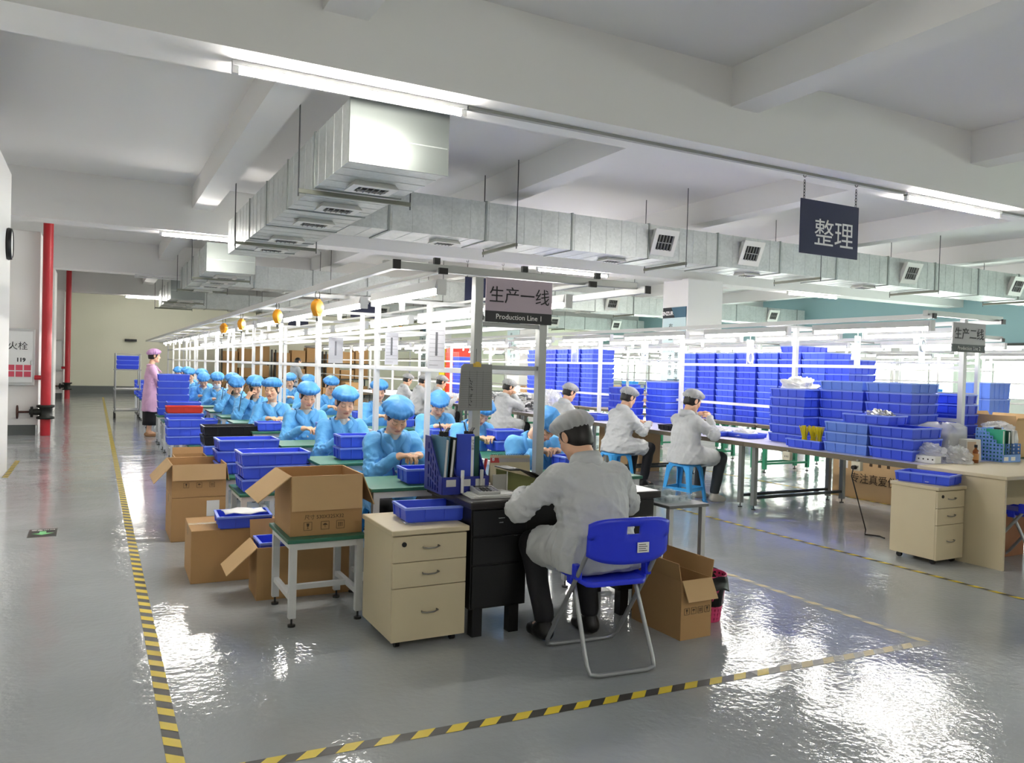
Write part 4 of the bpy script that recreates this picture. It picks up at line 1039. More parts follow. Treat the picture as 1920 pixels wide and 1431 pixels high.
# folding chair
def folding_chair(x, y, rz, label):
    t = thing('folding_chair', label, 'chair', (x, y, 0), rz, 'blue folding chairs')
    TB = mat('grey_tube', '#9c9ea0', .35, metal=.5); w_ = .2
    # front frame: floor bar in front (+y), uprights lean back to carry the backrest
    p = [(-w_, -.21, .62), (-w_ - .005, -.13, .5), (-w_ - .012, .2, .06)]
    arc = [(-w_ + .0, .235, .022), (-w_ + .05, .245, .014)]
    path = [(-w_, -.235, .7)] + p + arc + [(-q[0], q[1], q[2]) for q in reversed(arc)] + [(-q[0], q[1], q[2]) for q in reversed(p)] + [(w_, -.235, .7)]
    MB().tube(path, .0115, 10).obj('front_frame', TB, t)
    w2 = .175
    p2 = [(-w2, .0, .455), (-w2 - .012, -.2, .06)]; arc = [(-w2 - .004, -.225, .022), (-w2 + .04, -.232, .0135)]
    path = p2 + arc + [(-q[0], q[1], q[2]) for q in reversed(arc)] + [(-q[0], q[1], q[2]) for q in reversed(p2)]
    MB().tube(path, .0115, 10).obj('rear_leg', TB, t)
    sh = []
    for z, h in ((.425, 1), (.445, 1.02), (.452, .98)):
        sh.append([((.19 * h) * math.copysign(min(1, abs(math.cos(a)) * 1.25), math.cos(a)), .03 + (.19 * h) * math.copysign(min(1, abs(math.sin(a)) * 1.25), math.sin(a)), z + .012 * (abs(math.cos(a)) > .8)) for a in np.linspace(0, 2 * PI, 41)[:-1]])
    mb = MB().grid(sh, closed=True); mb.add(sh[0], [tuple(range(39, -1, -1))]); mb.add(sh[-1], [tuple(range(40))]); mb.obj('seat', BLUEC, t)
    # backrest: curved plate with a slot
    rows = []; hole = set(); nu, nv = 24, 10
    mb = MB(); P = {}
    for j in range(nv + 1):
        for i in range(nu + 1):
            u = -1 + 2 * i / nu; v = j / nv
            z = .575 + v * .205 + .012 * (1 - u * u) * (1 if v > .5 else -1) - (.02 * abs(u) ** 6 if v > .5 else -.03 * abs(u) ** 4)
            P[i, j] = (u * .225, -.232 - .045 * (1 - u * u) - .02 * v, z)
    for s_, d_ in ((0, 0), (1, .007)):
        pass
    vs = [P[i, j] for j in range(nv + 1) for i in range(nu + 1)]
    fs = [(j * (nu + 1) + i, j * (nu + 1) + i + 1, (j + 1) * (nu + 1) + i + 1, (j + 1) * (nu + 1) + i) for j in range(nv) for i in range(nu) if not (10 <= i <= 13 and 6 <= j <= 7)]
    mb.add(vs, fs, 0, True); mb.obj('backrest', BLUEC, t, 0, .012)
    lb = MB().box((.02, -.2995, .62), (.085, -.2975, .67)).obj('label_card', PAPER, t)
    g = MB()
    for i in range(4): g.box((.027, -.3002, .628 + i * .01), (.075 - .008 * (i % 2), -.2995, .631 + i * .01))
    g.obj('label_print', INK, lb)
    for s in (-1, 1):
        MB().box((s * .2 - .018, -.12, .455), (s * .2 + .018, -.07, .53), 0).obj('hinge', BLUEC, t, .006)
        MB().box((s * .185 - .016, -.035, .41), (s * .185 + .016, .02, .46), 0).obj('hinge', BLUEC, t, .006)
    return t
folding_chair(2.35, 3.375, -.1, 'blue folding chair the man in white sits on')
folding_chair(6.72, 3.72, .05, 'blue folding chair at the line two desk by the right edge')

# pink basket bin with black bag
pb = thing('waste_bin', 'pink mesh waste bin lined with a black bag', 'waste bin', (3.33, 3.68, 0))
PINK = mat('pink_plastic', '#d9467a', .4)
mb = MB()
for i in range(24):
    a = 2 * PI * i / 24; mb.beam((.085 * math.cos(a), .085 * math.sin(a), .0), (.118 * math.cos(a), .118 * math.sin(a), .27), .016, .005, 0, (math.cos(a), math.sin(a), 0))
for i in range(11):
    z = .0 + .027 * i; r = .085 + .033 * z / .27
    mb.lathe([(r - .003, z), (r + .003, z), (r + .003, z + .014), (r - .003, z + .014), (r - .003, z)], n=28)
mb.lathe([(0, 0), (.085, 0), (.085, .01), (0, .01)], n=28); mb.obj('basket', PINK, pb)
rows = []
rr = random.Random(5)
for r, z in ((.105, .1), (.112, .25), (.122, .275), (.128, .27), (.13, .2), (.134, .19)):
    rows.append([((r + .006 * math.sin(5 * a + z * 30) * (z < .27)) * math.cos(a), (r + .006 * math.sin(5 * a + z * 30)) * math.sin(a), z + .018 * math.sin(3 * a) * (r > .125)) for a in np.linspace(0, 2 * PI, 33)[:-1]])
MB().grid(rows, closed=True).obj('bin_bag', BLACKP, pb, 0, .002)
# ------------------------------------------------------------------ line two bench and everything on it
LAV = mat('pale_bench_mat', '#d9d5e2', .35); EDGE = mat('bench_edge', '#6e6555', .45, metal=.3); GLEG = mat('green_steel', '#2f8f68', .4); GREYST = mat('grey_steel', '#8f918e', .35, metal=.4)
def bench(x0, x1, y0, y1, h, label, group, top, leg, rail=True, cat='bench'):
    t = thing('work_bench', label, cat, ((x0 + x1) / 2, (y0 + y1) / 2, 0), 0, group)
    a, b = (x1 - x0) / 2, (y1 - y0) / 2
    MB().box((-a + .006, -b, h - .018), (a - .006, b, h)).obj('bench_top', top, t)
    e = MB().box((-a, -b, h - .05), (-a + .02, b, h - .002)).box((a - .02, -b, h - .05), (a, b, h - .002)).box((-a + .02, -b, h - .05), (a - .02, -b + .02, h - .018)).box((-a + .02, b - .02, h - .05), (a - .02, b, h - .018))
    e.obj('edge_trim', EDGE, t)
    for sy in (-1, 1):
        for sx in (-1, 1):
            x, y = sx * (a - .08), sy * (b - .1)
            l = MB().box((x - .025, y - .025, .05), (x + .025, y + .025, h - .05)).obj('leg', leg, t)
            MB().cyl((x, y, 0), (x, y, .012), .024, 10).cyl((x, y, .01), (x, y, .052), .007, 6).obj('foot', DARKST, l)
        if rail: MB().box((-a + .1, sy * (b - .1) - .02, .12), (a - .1, sy * (b - .1) + .02, .15)).obj('foot_rail', DARKST if leg is not GLEG else GLEG, t)
    return t
B2 = [4.42, 6.55, 9.2, 11.85, 14.5, 17.15, 19.8, 22.45]
for k in range(len(B2) - 1):
    bench(6.4, 7.98, B2[k], B2[k + 1] - .004, .75, 'long pale bench of line two, %s module from the front desk' % w[k], 'bench modules of line two', LAV, GREYST)
for k, y in enumerate((7.35, 9.0, 10.65)):
    bench(9.02, 10.1, y, y + 1.6, .73, 'green legged table under the tall blue stacks, %s from the front' % w[k], 'green legged tables', WOODB, GLEG)
for k, y in enumerate((12.4, 14.05, 15.7, 17.35, 19.0, 20.65)):
    bench(9.02, 10.1, y, y + 1.6, .73, 'green legged table behind line two, %s past the tall stacks' % w[k], 'green legged tables', WOODB, GLEG)
ci = 0
rk = random.Random(11)
for xx, nm, y0, n in ((11.5, 'behind the tall blue stacks', 6.9, 6), (16.3, 'before the window row', 9.5, 7), (20.4, 'nearest the windows', 12, 7)):
    for k in range(n):
        y = y0 + k * 2.45
        bench(xx - .65, xx + .5, y, y + 2.4, .75, 'green legged bench %s, %s from its front' % (nm, w[k]), 'green legged benches towards the windows', LAV, GLEG, True)
        for q in range(3):
            x_, y_ = xx + (rk.uniform(-.02, .22) if xx < 12 else rk.uniform(-.35, .03)), y + .35 + q * .75; r_ = rk.random()
            if r_ < .4: carton(x_ - .18, y_ - .15, .751, .36, .3, .2 + .1 * rk.random(), 'small carton on a bench %s' % nm, None, 0, None, 'cartons on benches %s' % nm, KRAFTL)
            elif r_ < .75:
                for i in range(rk.randint(1, 4)): tray(.46, .36, .1, (BLUE, BLUES)[rk.random() < .35], x_, y_, .751 + i * .101, 'blue tray on a bench %s' % nm, 0, 'trays on benches %s' % nm)
# beech desk at the front of line two
fd = thing('office_desk', 'beech desk at the front end of line two', 'desk', (7.2, 4.02, 0))
MB().box((-.86, -.38, .72), (.86, .385, .75)).obj('desk_top', WOODB, fd, .004)
MB().box((-.84, -.36, 0), (-.815, .37, .72)).obj('side_panel', WOODB, fd); MB().box((.815, -.36, 0), (.84, .37, .72)).obj('side_panel', WOODB, fd)
MB().box((-.815, .2, .3), (.815, .218, .72)).obj('back_panel', WOODB, fd)
pedestal(5.99, 3.97, .345, .42, .635, 'beech drawer pedestal beside the line two desk')
tray(.44, .28, .085, BLUE, 6.2, 4.2, .636, 'blue tray on the line two pedestal', -1.35)
tag(MB().box((6.08, 4.12, .652), (6.2, 4.24, .656)).obj('paper_sheets', PAPER), 'small white slip in the tray on the line two pedestal', 'paper')
carton(6.75, 3.95, 0, .42, .24, .4, 'brown carton in the knee space of the line two desk', None, 0, None, 'cartons under line two', mat('brown_board', '#8a5a3c', .8))
carton(6.5, 4.0, 0, .2, .22, .2, 'pale carton beside the brown one under the line two desk', None, 0, None, 'cartons under line two', KRAFTL)

TW, TL = .40, .50
stack(6, TL, .36, .1, BLUE, 6.98, 6.32, .751, 'the front left stack on the line two bench', PI / 2)
stack(7, .55, .42, .1, BLUE, 7.22, 5.78, .751, 'the middle stack on the line two bench', PI / 2, tint={6: BLUEP})
stack(7, .52, .42, .1, BLUE, 7.2, 5.2, .751, 'the stack by the line two post', PI / 2, tint={6: BLUEP})
stack(6, .4, .3, .1, BLUED, 7.78, 5.06, .751, 'the stack behind the line two post', PI / 2)
stack(3, .5, .34, .1, BLUEP, 6.68, 5.3, .751, 'the low stack with silver packs', PI / 2)
stack(3, .46, .42, .1, BLUE, 6.72, 4.8, .751, 'the low front stack at the bench end', PI / 2)
tray(.5, .3, .09, BLUE, 6.7, 5.12, 1.056, 'blue tray with silver packs on top of the low stacks', PI / 2 + .06)
tray(.45, .28, .09, BLUE, 6.62, 5.8, .751, 'blue tray holding yellow cable tie bundles', PI / 2)
YT = mat('yellow_nylon', '#e2cf1c', .45)
for k, (x, y) in enumerate(((6.58, 5.86), (6.6, 5.76), (6.56, 5.65))):
    mb = MB(); rr = random.Random(k)
    for i in range(70):
        a = rr.uniform(0, 2 * PI); r0 = rr.uniform(0, .03); 
        p = [(r0 * 1.3 * math.cos(a), r0 * 1.3 * math.sin(a), 0), (r0 * .8 * math.cos(a), r0 * .8 * math.sin(a), .1), (r0 * 1.9 * math.cos(a) + rr.uniform(-.006, .006), r0 * 1.9 * math.sin(a), .2 + rr.uniform(-.012, .02))]
        mb.tube(p, .0026, 4)
    o = mb.obj('cable_tie_bundle', YT); o.location = (x, y, .765)
    tag(o, ('yellow cable tie bundle farthest from the post in the blue tray', 'yellow cable tie bundle in the middle of the pair', 'yellow cable tie bundle standing apart in the blue tray')[k], 'cable ties', 'yellow cable ties')
def fluff(name, x, y, z, rx, ry, h, mt, label, cat, seed=0, amp=.35, n=(14, 26), kind=None, group=None):
    """crumpled heap: a low dome with ragged folds, closed underneath"""
    rr = random.Random(seed); ph = [(rr.uniform(2, 7), rr.uniform(2, 9), rr.uniform(0, 6)) for _ in range(6)]
    rows = []
    for i in range(n[0]):
        t_ = i / (n[0] - 1); rad = math.sin(t_ * PI * .5); zz = math.cos(t_ * PI * .5)
        row = []
        for j in range(n[1]):
            a = 2 * PI * j / n[1]
            d = sum(math.sin(p * a + q * t_ * 3 + s_) for p, q, s_ in [(round(p_), q_, s__) for p_, q_, s__ in ph]) / 6
            f = 1 + amp * d * (.3 + rad)
            row.append((x + rx * rad * f * math.cos(a), y + ry * rad * f * math.sin(a), z + max(0, h * (zz * (1 + amp * d) + .18 * abs(math.sin(5 * a + 9 * t_)) * rad * (1 - t_) * 2))))
        rows.append(row)
    mb = MB().grid(rows, 0, False, True); mb.add(rows[-1], [tuple(range(n[1] - 1, -1, -1))])
    o = mb.obj(name, mt)
    return tag(o, label, cat, group, kind)
FOAM = mat('white_foam', '#f2f2f0', .6); FILM = mat('clear_film', '#eceeee', .18, alpha=.42); FOIL = mat('silver_foil', '#c9c9c6', .25, metal=.7)
fluff('foam_pieces', 6.98, 6.32, 1.345, .15, .2, .13, FOAM, 'white foam pieces heaped on the front left stack of line two', 'foam pieces', 1, .4, kind='stuff')
fluff('foil_packs', 6.7, 5.05, 1.1, .09, .16, .085, FOIL, 'silver foil packs in the tray on the low stacks', 'foil packs', 2, .45, kind='stuff')
def wrapped(x, y, z, L, Wd, H, label):
    t = thing('wrapped_stack', label, 'wrapped goods', (x, y, z), 0, 'film wrapped stacks')
    for i in range(int(H / .05)):
        MB().box((-L / 2 + .01, -Wd / 2 + .01, i * .05 + .002), (L / 2 - .01, Wd / 2 - .01, i * .05 + .046)).obj('layer', mat('grey_layer', '#b9bbc2', .4), t, .005)
    rows = []
    for zz, s in ((0, 1), (H * .35, 1.02), (H * .7, .99), (H, 1.0), (H + .03, .7), (H + .035, .2)):
        rows.append([((L / 2 * s) * math.copysign(min(1, abs(math.cos(a)) * 1.3), math.cos(a)) + .008 * math.sin(7 * a + zz * 40), (Wd / 2 * s) * math.copysign(min(1, abs(math.sin(a)) * 1.3), math.sin(a)) + .008 * math.cos(9 * a + zz * 30), zz + .012 * math.sin(5 * a) * (zz > H * .9)) for a in np.linspace(0, 2 * PI, 41)[:-1]])
    MB().grid(rows, 0, True, True).obj('film', FILM, t)
    return t
wrapped(7.16, 4.74, .751, .3, .36, .3, 'film wrapped grey stack between the blue stacks and the post')
wrapped(7.85, 4.62, .751, .24, .3, .26, 'film wrapped stack just behind the line two post')
# small things on the beech desk
ps = thing('tape_dispenser', 'white box with a row of holes at the bench end', 'box', (6.63, 4.52, .751), .1)
MB().box((-.05, -.11, 0), (.05, .11, .065)).obj('case', PAPER, ps, .006)
mb = MB()
for i in range(5): mb.cyl((-.05, -.085 + .042 * i, .035), (-.0515, -.085 + .042 * i, .035), .007, 10)
mb.obj('holes', INK, ps)
fluff('plastic_bag', 6.66, 4.5, .817, .08, .13, .1, FILM, 'crumpled clear bag on the white box', 'plastic bag', 5, .3)
fluff('plastic_bag', 6.93, 4.42, .751, .11, .13, .13, FILM, 'large crumpled clear bag at the foot of the post', 'plastic bag', 8, .35)
fluff('plastic_bag', 7.85, 4.62, 1.04, .12, .14, .06, FILM, 'clear bag lying on the wrapped stack behind the post', 'plastic bag', 9, .35)
bt = thing('brown_bottle', 'small brown glass bottle on the beech desk', 'bottle', (7.1, 4.36, .751), 0)
MB().lathe([(0, 0), (.024, 0), (.026, .006), (.026, .1), (.022, .115), (.011, .125), (.011, .14), (0, .14)], n=18).obj('bottle_body', mat('amber_glass', '#8a4a1e', .12, coat=.5), bt)
MB().lathe([(.0265, .03), (.0268, .031), (.0268, .085), (.0265, .086)], n=18).obj('bottle_label', mat('amber_label', '#c98f55', .5), bt)
MB().lathe([(0, .14), (.014, .14), (.014, .165), (0, .165)], n=14).obj('cap', BLACKP, bt)
cl = thing('paper_carton', 'white open sided paper box beside the brown bottle', 'box', (7.25, 4.52, .751), -.2)
MB().prism([(-.09, 0), (.09, 0), (.075, .2), (-.09, .2)], -.06, .06, 0, Matrix(((1, 0, 0, 0), (0, 0, 1, 0), (0, 1, 0, 0), (0, 0, 0, 1)))).obj('box_body', mat('white_card', '#dcdad4', .6), cl, .003)
MB().box((-.08, -.0615, .02), (.02, -.06, .18)).obj('window_card', mat('tan_card', '#c3ad95', .5), cl)
# pale blue rack with round holes
LB = mat('sky_rack', '#6f9be0', .4)
lr = thing('file_rack', 'sky blue file rack with round holes on the line two desk', 'file rack', (7.54, 4.45, .751), -.05)
def holed_side(x):
    mb = MB(); u = .034
    for i in range(8):
        for j in range(9):
            y, z = -.16 + u * i, u * j
            if j >= 5 and i < (j - 4) * 1.2: continue
            ring = []
            for q in range(8):
                a = -PI + (q + .5) * PI / 4
                ring.append((y + u / 2 + .0095 * math.cos(a), z + u / 2 + .0095 * math.sin(a)))
            cor = []
            for q in range(8):
                a = -PI + (q + .5) * PI / 4; c, s = math.cos(a), math.sin(a); k = max(abs(c), abs(s))
                cor.append((y + u / 2 + u / 2 * c / k, z + u / 2 + u / 2 * s / k))
            # square the outer ring to the cell's corners
            vs = [(x + d, p[0], p[1]) for d in (-.002, .002) for p in cor + ring]
            fs = []
            for q in range(8):
                r = (q + 1) % 8
                fs += [(q, r, 8 + r, 8 + q), (16 + q, 24 + q, 24 + r, 16 + r), (8 + q, 8 + r, 24 + r, 24 + q)]
            cs = [(y, z), (y + u, z), (y + u, z + u), (y, z + u)]
            n0 = len(vs)
            mb.add(vs, fs)
            for (cx_, cz_) in cs:
                near = sorted(range(8), key=lambda q: (cor[q][0] - cx_) ** 2 + (cor[q][1] - cz_) ** 2)[:2]
                for d in (-.002, .002): mb.add([(x + d, cx_, cz_), (x + d,) + cor[near[0]], (x + d,) + cor[near[1]]], [(0, 1, 2)])
    return mb
for x in (-.12, -.03, .06, .13): holed_side(x).obj('divider', LB, lr)
MB().box((-.12, -.16, 0), (.13, .11, .006)).box((-.12, -.164, 0), (.13, -.158, .07)).box((-.12, .108, 0), (.13, .114, .28)).obj('tray_front', LB, lr)
mb = MB()
for i in range(2): mb.box((-.11 + .1 * i, -.1655, .015), (-.05 + .1 * i, -.164, .05))
mb.obj('label_card', PAPER, lr)
for i, (x, mt_, lb_, h) in enumerate(((7.45, mat('mint_folder', '#3fae8c', .4), 'mint green folder standing in the sky blue rack', .29), (7.54, mat('dark_folder', '#2f5a4a', .4), 'dark green folder in the sky blue rack', .28), (7.6, PAPER, 'white folder at the far end of the sky blue rack', .29))):
    f = thing('folder', lb_, 'folder', (x + .02, 4.44, .759), -.1, 'folders in the sky rack')
    MB().box((-.016, -.12, 0), (-.013, .1, h)).box((.013, -.12, 0), (.016, .1, h)).obj('cover', mt_, f); MB().box((-.012, -.115, .002), (.012, .098, h - .012)).obj('papers', PAPER, f)
cc = thing('bulldog_clip', 'black clip on the mint folder in the sky blue rack', 'clip', (7.49, 4.4, 1.05), 0)
MB().box((-.014, -.03, 0), (.014, .03, .018)).obj('jaw', BLACKP, cc, .004); MB().tube([(0, -.02, .018), (.02, -.012, .034), (.02, .012, .034), (0, .02, .018)], .002, 5).obj('lever', STEEL, cc)
bench_table('stand_table', 8.0, 8.75, 4.45, 5.6, .75, 'table behind the line two desk carrying the tall carton', 'tables behind line two', cat='table')
carton(8.05, 4.55, .751, .42, .5, .36, 'open tan carton behind the sky blue file rack', {'f': (70, .03), 'b': (60, .08), 'l': (80, .05), 'r': (70, .06)}, 0, None, 'cartons behind the line two desk', KRAFTL)
carton(8.1, 5.12, .751, .5, .4, .26, 'low tan carton behind the wrapped stack', None, 0, None, 'cartons behind the line two desk', KRAFTL)
stack(3, .5, .4, .24, BLUED, 11.7, 7.05, .751, 'the big crate stack towards the right edge', 0, .004, pitch=.241, tint={0: BLUEP, 1: BLUEP, 2: BLUEP})
stack(5, .4, .3, .12, BLUES, 11.3, 7.75, .751, 'the sky blue stack past the line two post', 0, .004, pitch=.121)
# trays further along bench two
for i, (y, s) in enumerate(((7.28, 1), (6.95, 2))):
    tray(.36, .3, .06, BLUE, 6.72 + .12 * i, y, .751, ('shallow blue tray of white parts before the third stool', 'second shallow blue tray of white parts')[i], PI / 2)
    fluff('white_parts', 6.72 + .12 * i, y, .775, .12, .15, .06, FOAM, ('white parts heaped in the shallow tray nearest the seated woman', 'white parts heaped in the second shallow tray')[i], 'white parts', 20 + i, .5, kind='stuff')
tray(.32, .26, .07, BLKP, 6.62, 8.02, .751, 'black tray between the two women on stools', PI / 2)
tray(.4, .28, .09, BLUE, 6.75, 9.95, .751, 'blue tray in front of the third woman at line two', PI / 2)
tag(MB().box((-.1, -.09, 0), (.1, .09, .1)).obj('white_carton', PAPER, None, .004, 0, (6.85, 9.5, .751)), 'small white carton beside the tray at line two', 'box')
stack(5, .44, .34, .1, BLUED, 7.1, 9.72, .751, 'the lower stack behind the women on stools', PI / 2)
stack(6, .46, .36, .1, BLUE, 7.5, 9.3, .751, 'the taller stack behind the women on stools', PI / 2)
# foil packs piled on the bench, film bags
def pile(x, y, z, nx, ny, nz, label):
    t = thing('foil_pack_pile', label, 'foil packs', (x, y, z), 0, None, ); t['kind'] = 'stuff'
    rr = random.Random(4); mb = MB()
    for k in range(nz):
        for i in range(nx):
            for j in range(ny):
                R = Euler((rr.uniform(-.3, .3), rr.uniform(-.3, .3), rr.uniform(0, PI))).to_matrix()
                mb.box((-.045, -.03, -.014), (.045, .03, .014), rr.randint(0, 2), R, (-.0 + (i - nx / 2) * .09 + rr.uniform(-.02, .02), (j - ny / 2) * .09 + rr.uniform(-.02, .02), .02 + k * .032))
    mb.obj('packs', [FOIL, PAPER, mat('dark_foil', '#77787a', .3, metal=.6)], t)
    return t
pile(6.85, 12.6, .752, 6, 14, 9, 'pile of silver foil packs on the line two bench behind the sign frame')
pile(6.8, 13.7, .752, 5, 6, 2, 'low scatter of silver foil packs farther along the bench')
fluff('film_bag', 6.75, 11.35, .751, .22, .3, .36, FILM, 'tall crumpled film bag on line two beyond the post', 'plastic bag', 31, .3)
for i, y in enumerate((15.1, 15.75, 16.4)):
    tray(.5, .4, .1, BLUE, 6.75, y, .751, 'shallow blue tray of white bottles far along line two, %s' % ('nearest', 'middle', 'farthest')[i], PI / 2)
    for q in range(5):
        for r_ in range(3):
            bb = MB().lathe([(0, 0), (.03, 0), (.03, .13), (.012, .15), (.012, .17), (0, .17)], n=10).obj('white_bottle', FOAM, None, 0, 0, (6.63 + r_ * .1, y - .18 + q * .09, .766)) if (i, q, r_) == (0, 0, 0) else None
            if bb: WB = tag(bb, 'white bottle standing in the shallow trays far along line two', 'bottle', 'white bottles in the trays')
            else: dup(WB, (6.63 + r_ * .1, y - .18 + q * .09, .766))
# power sockets under the bench edge
for i, (y, cord) in enumerate(((7.55, 0), (5.05, 1), (5.9, 0), (8.8, 0))):
    t = thing('power_socket', ('beige power socket under the bench in front of the second stool', 'beige power socket with a black cord under the bench', 'beige power socket under the yellow cable ties', 'beige power socket under the black tray')[i], 'power socket', (6.385, y, .62), 0, 'power sockets of line two')
    MB().box((-.02, -.05, 0), (.02, .05, .085)).obj('case', mat('beige_plastic', '#d8d2bd', .5), t, .004)
    mb = MB()
    for q in range(3): mb.box((-.0215, -.03 + .02 * q, .03), (-.02, -.024 + .02 * q, .05))
    mb.obj('slots', INK, t); MB().box((-.0, -.012, .08), (.02, .012, .1)).obj('bracket', GREYST, t)
    if cord:
        MB().cyl((-.02, .0, .03), (-.06, 0, .03), .02, 10).obj('plug', BLACKP, t)
        MB().tube([(-.05, 0, .03), (-.07, 0, -.05), (-.03, -.02, -.2), (.02, -.05, -.4), (.05, -.08, -.55), (.12, -.02, -.612), (.2, -.12, -.614), (.16, -.2, -.614)], .006, 6).obj('cord', BLACKP, t)

# ------------------------------------------------------------------ tall blue stacks on the green tables
for k, (y, n) in enumerate(((7.62, 10), (8.03, 11), (8.46, 12), (8.9, 11), (9.36, 11), (9.82, 11), (10.28, 11), (10.75, 11))):
    stack(n, .56, .41, .1, BLUE if k % 2 else BLUED, 9.42, y, .731, 'the tall tray wall, %s column from the window' % w[k], 0, .008, 'tall blue tray columns')
for k, (y, n) in enumerate(((13.95, 12), (14.45, 12), (14.95, 12), (15.45, 12), (16.3, 12))):
    stack(n, .56, .44, .1, BLUED if k % 2 else BLUE, 9.42, y, .731, 'the far tray wall behind the sign posts, %s column' % w[k], 0, .008, 'far tall blue tray columns')
for k, (y, mt_, nm) in enumerate(((20.7, BLUE, 'the far stack topped with red'), (21.25, REDP, 'the far red stack'), (21.75, YELP, 'the far yellow stack'))):
    stack(9 + (k > 0), .56, .44, .13, mt_, 9.4, y, .731, nm, 0, .006, pitch=.131, tint={8: REDP} if k == 0 else None)

# ------------------------------------------------------------------ back of the hall: racks of cartons, trolley, back wall fittings
rkx = 0
for k in range(3):
    t = thing('carton_rack', 'dark storage rack at the back wall, %s from the aisle' % w[k], 'storage rack', (5.6 + k * 2.15, 34.6, 0), 0, 'carton racks at the back wall')
    for sx in (-1, 1):
        for sy in (-1, 1): MB().box((sx * 1.0 - .025, sy * .4 - .025, 0), (sx * 1.0 + .025, sy * .4 + .025, 2.0)).obj('upright', DARKST, t)
    for z in (.12, .82, 1.5): MB().box((-1.03, -.43, z - .04), (1.03, .43, z)).obj('shelf', DARKST, t)
    for z in (.12, .82, 1.5):
        for i in range(3):
            h = .38 + .12 * ((i * 7 + k * 3 + int(z * 10)) % 3)
            carton(5.6 + k * 2.15 - .95 + i * .64, 34.25, z + .002, .58, .6, h, 'brown carton on the %s shelf of the %s rack' % ({.12: 'bottom', .82: 'middle', 1.5: 'top'}[z], w[k]), None, 0, None, 'cartons on the %s rack' % w[k])
for k in range(5): carton(4.9 + k * .75, 27.6 + .2 * (k % 2), 0, .65, .6, .62 + .2 * (k % 3), 'floor carton in front of the racks, %s from the aisle' % w[k], None, 0, None, 'cartons on the floor before the racks')
tr = thing('shelf_trolley', 'grey wheeled shelf trolley behind the woman in pink', 'trolley', (.72, 21.9, 0))
for sx in (-1, 1):
    for sy in (-1, 1):
        x, y = sx * .27, sy * .4
        MB().cyl((x, y, .14), (x, y, 1.6), .016, 8).obj('post', GREYST, tr)
        MB().cyl((x - .02, y, .06), (x + .02, y, .06), .06, 14).box((x - .015, y - .02, .06), (x + .015, y + .02, .14)).obj('castor', BLACKP, tr)
for z in (.2, .72, 1.2): MB().box((-.3, -.43, z - .02), (.3, .43, z + .01)).obj('shelf', GREYST, tr)
MB().box((-.29, -.41, 1.57), (.29, -.39, 1.59)).box((-.29, .39, 1.57), (.29, .41, 1.59)).box((-.28, -.4, 1.57), (-.26, .4, 1.59)).box((.26, -.4, 1.57), (.28, .4, 1.59)).obj('top_rail', GREYST, tr)
stack(3, .5, .5, .11, BLUED, .72, 21.75, 1.212, 'the stack on the shelf trolley', PI / 2)
for i, (x, z, wd, nm_, lb_) in enumerate(((1.3, 2.16, .45, 'wall_bracket', 'black bracket on the back wall nearest the left corner'), (2.6, 2.18, .5, 'wall_fan', 'white fan bracket on the back wall'), (8.8, 2.16, .6, 'wall_bracket', 'dark bracket on the back wall over the racks'))):
    t = thing(nm_, lb_, 'wall bracket', (x, 36.25, z), 0)
    MB().box((-wd / 2, -.08, 0), (wd / 2, .0, .1)).obj('plate', BLACKP if i != 1 else FRAMEW, t); MB().box((-.03, -.3, .03), (.03, -.08, .06)).obj('arm', BLACKP, t)
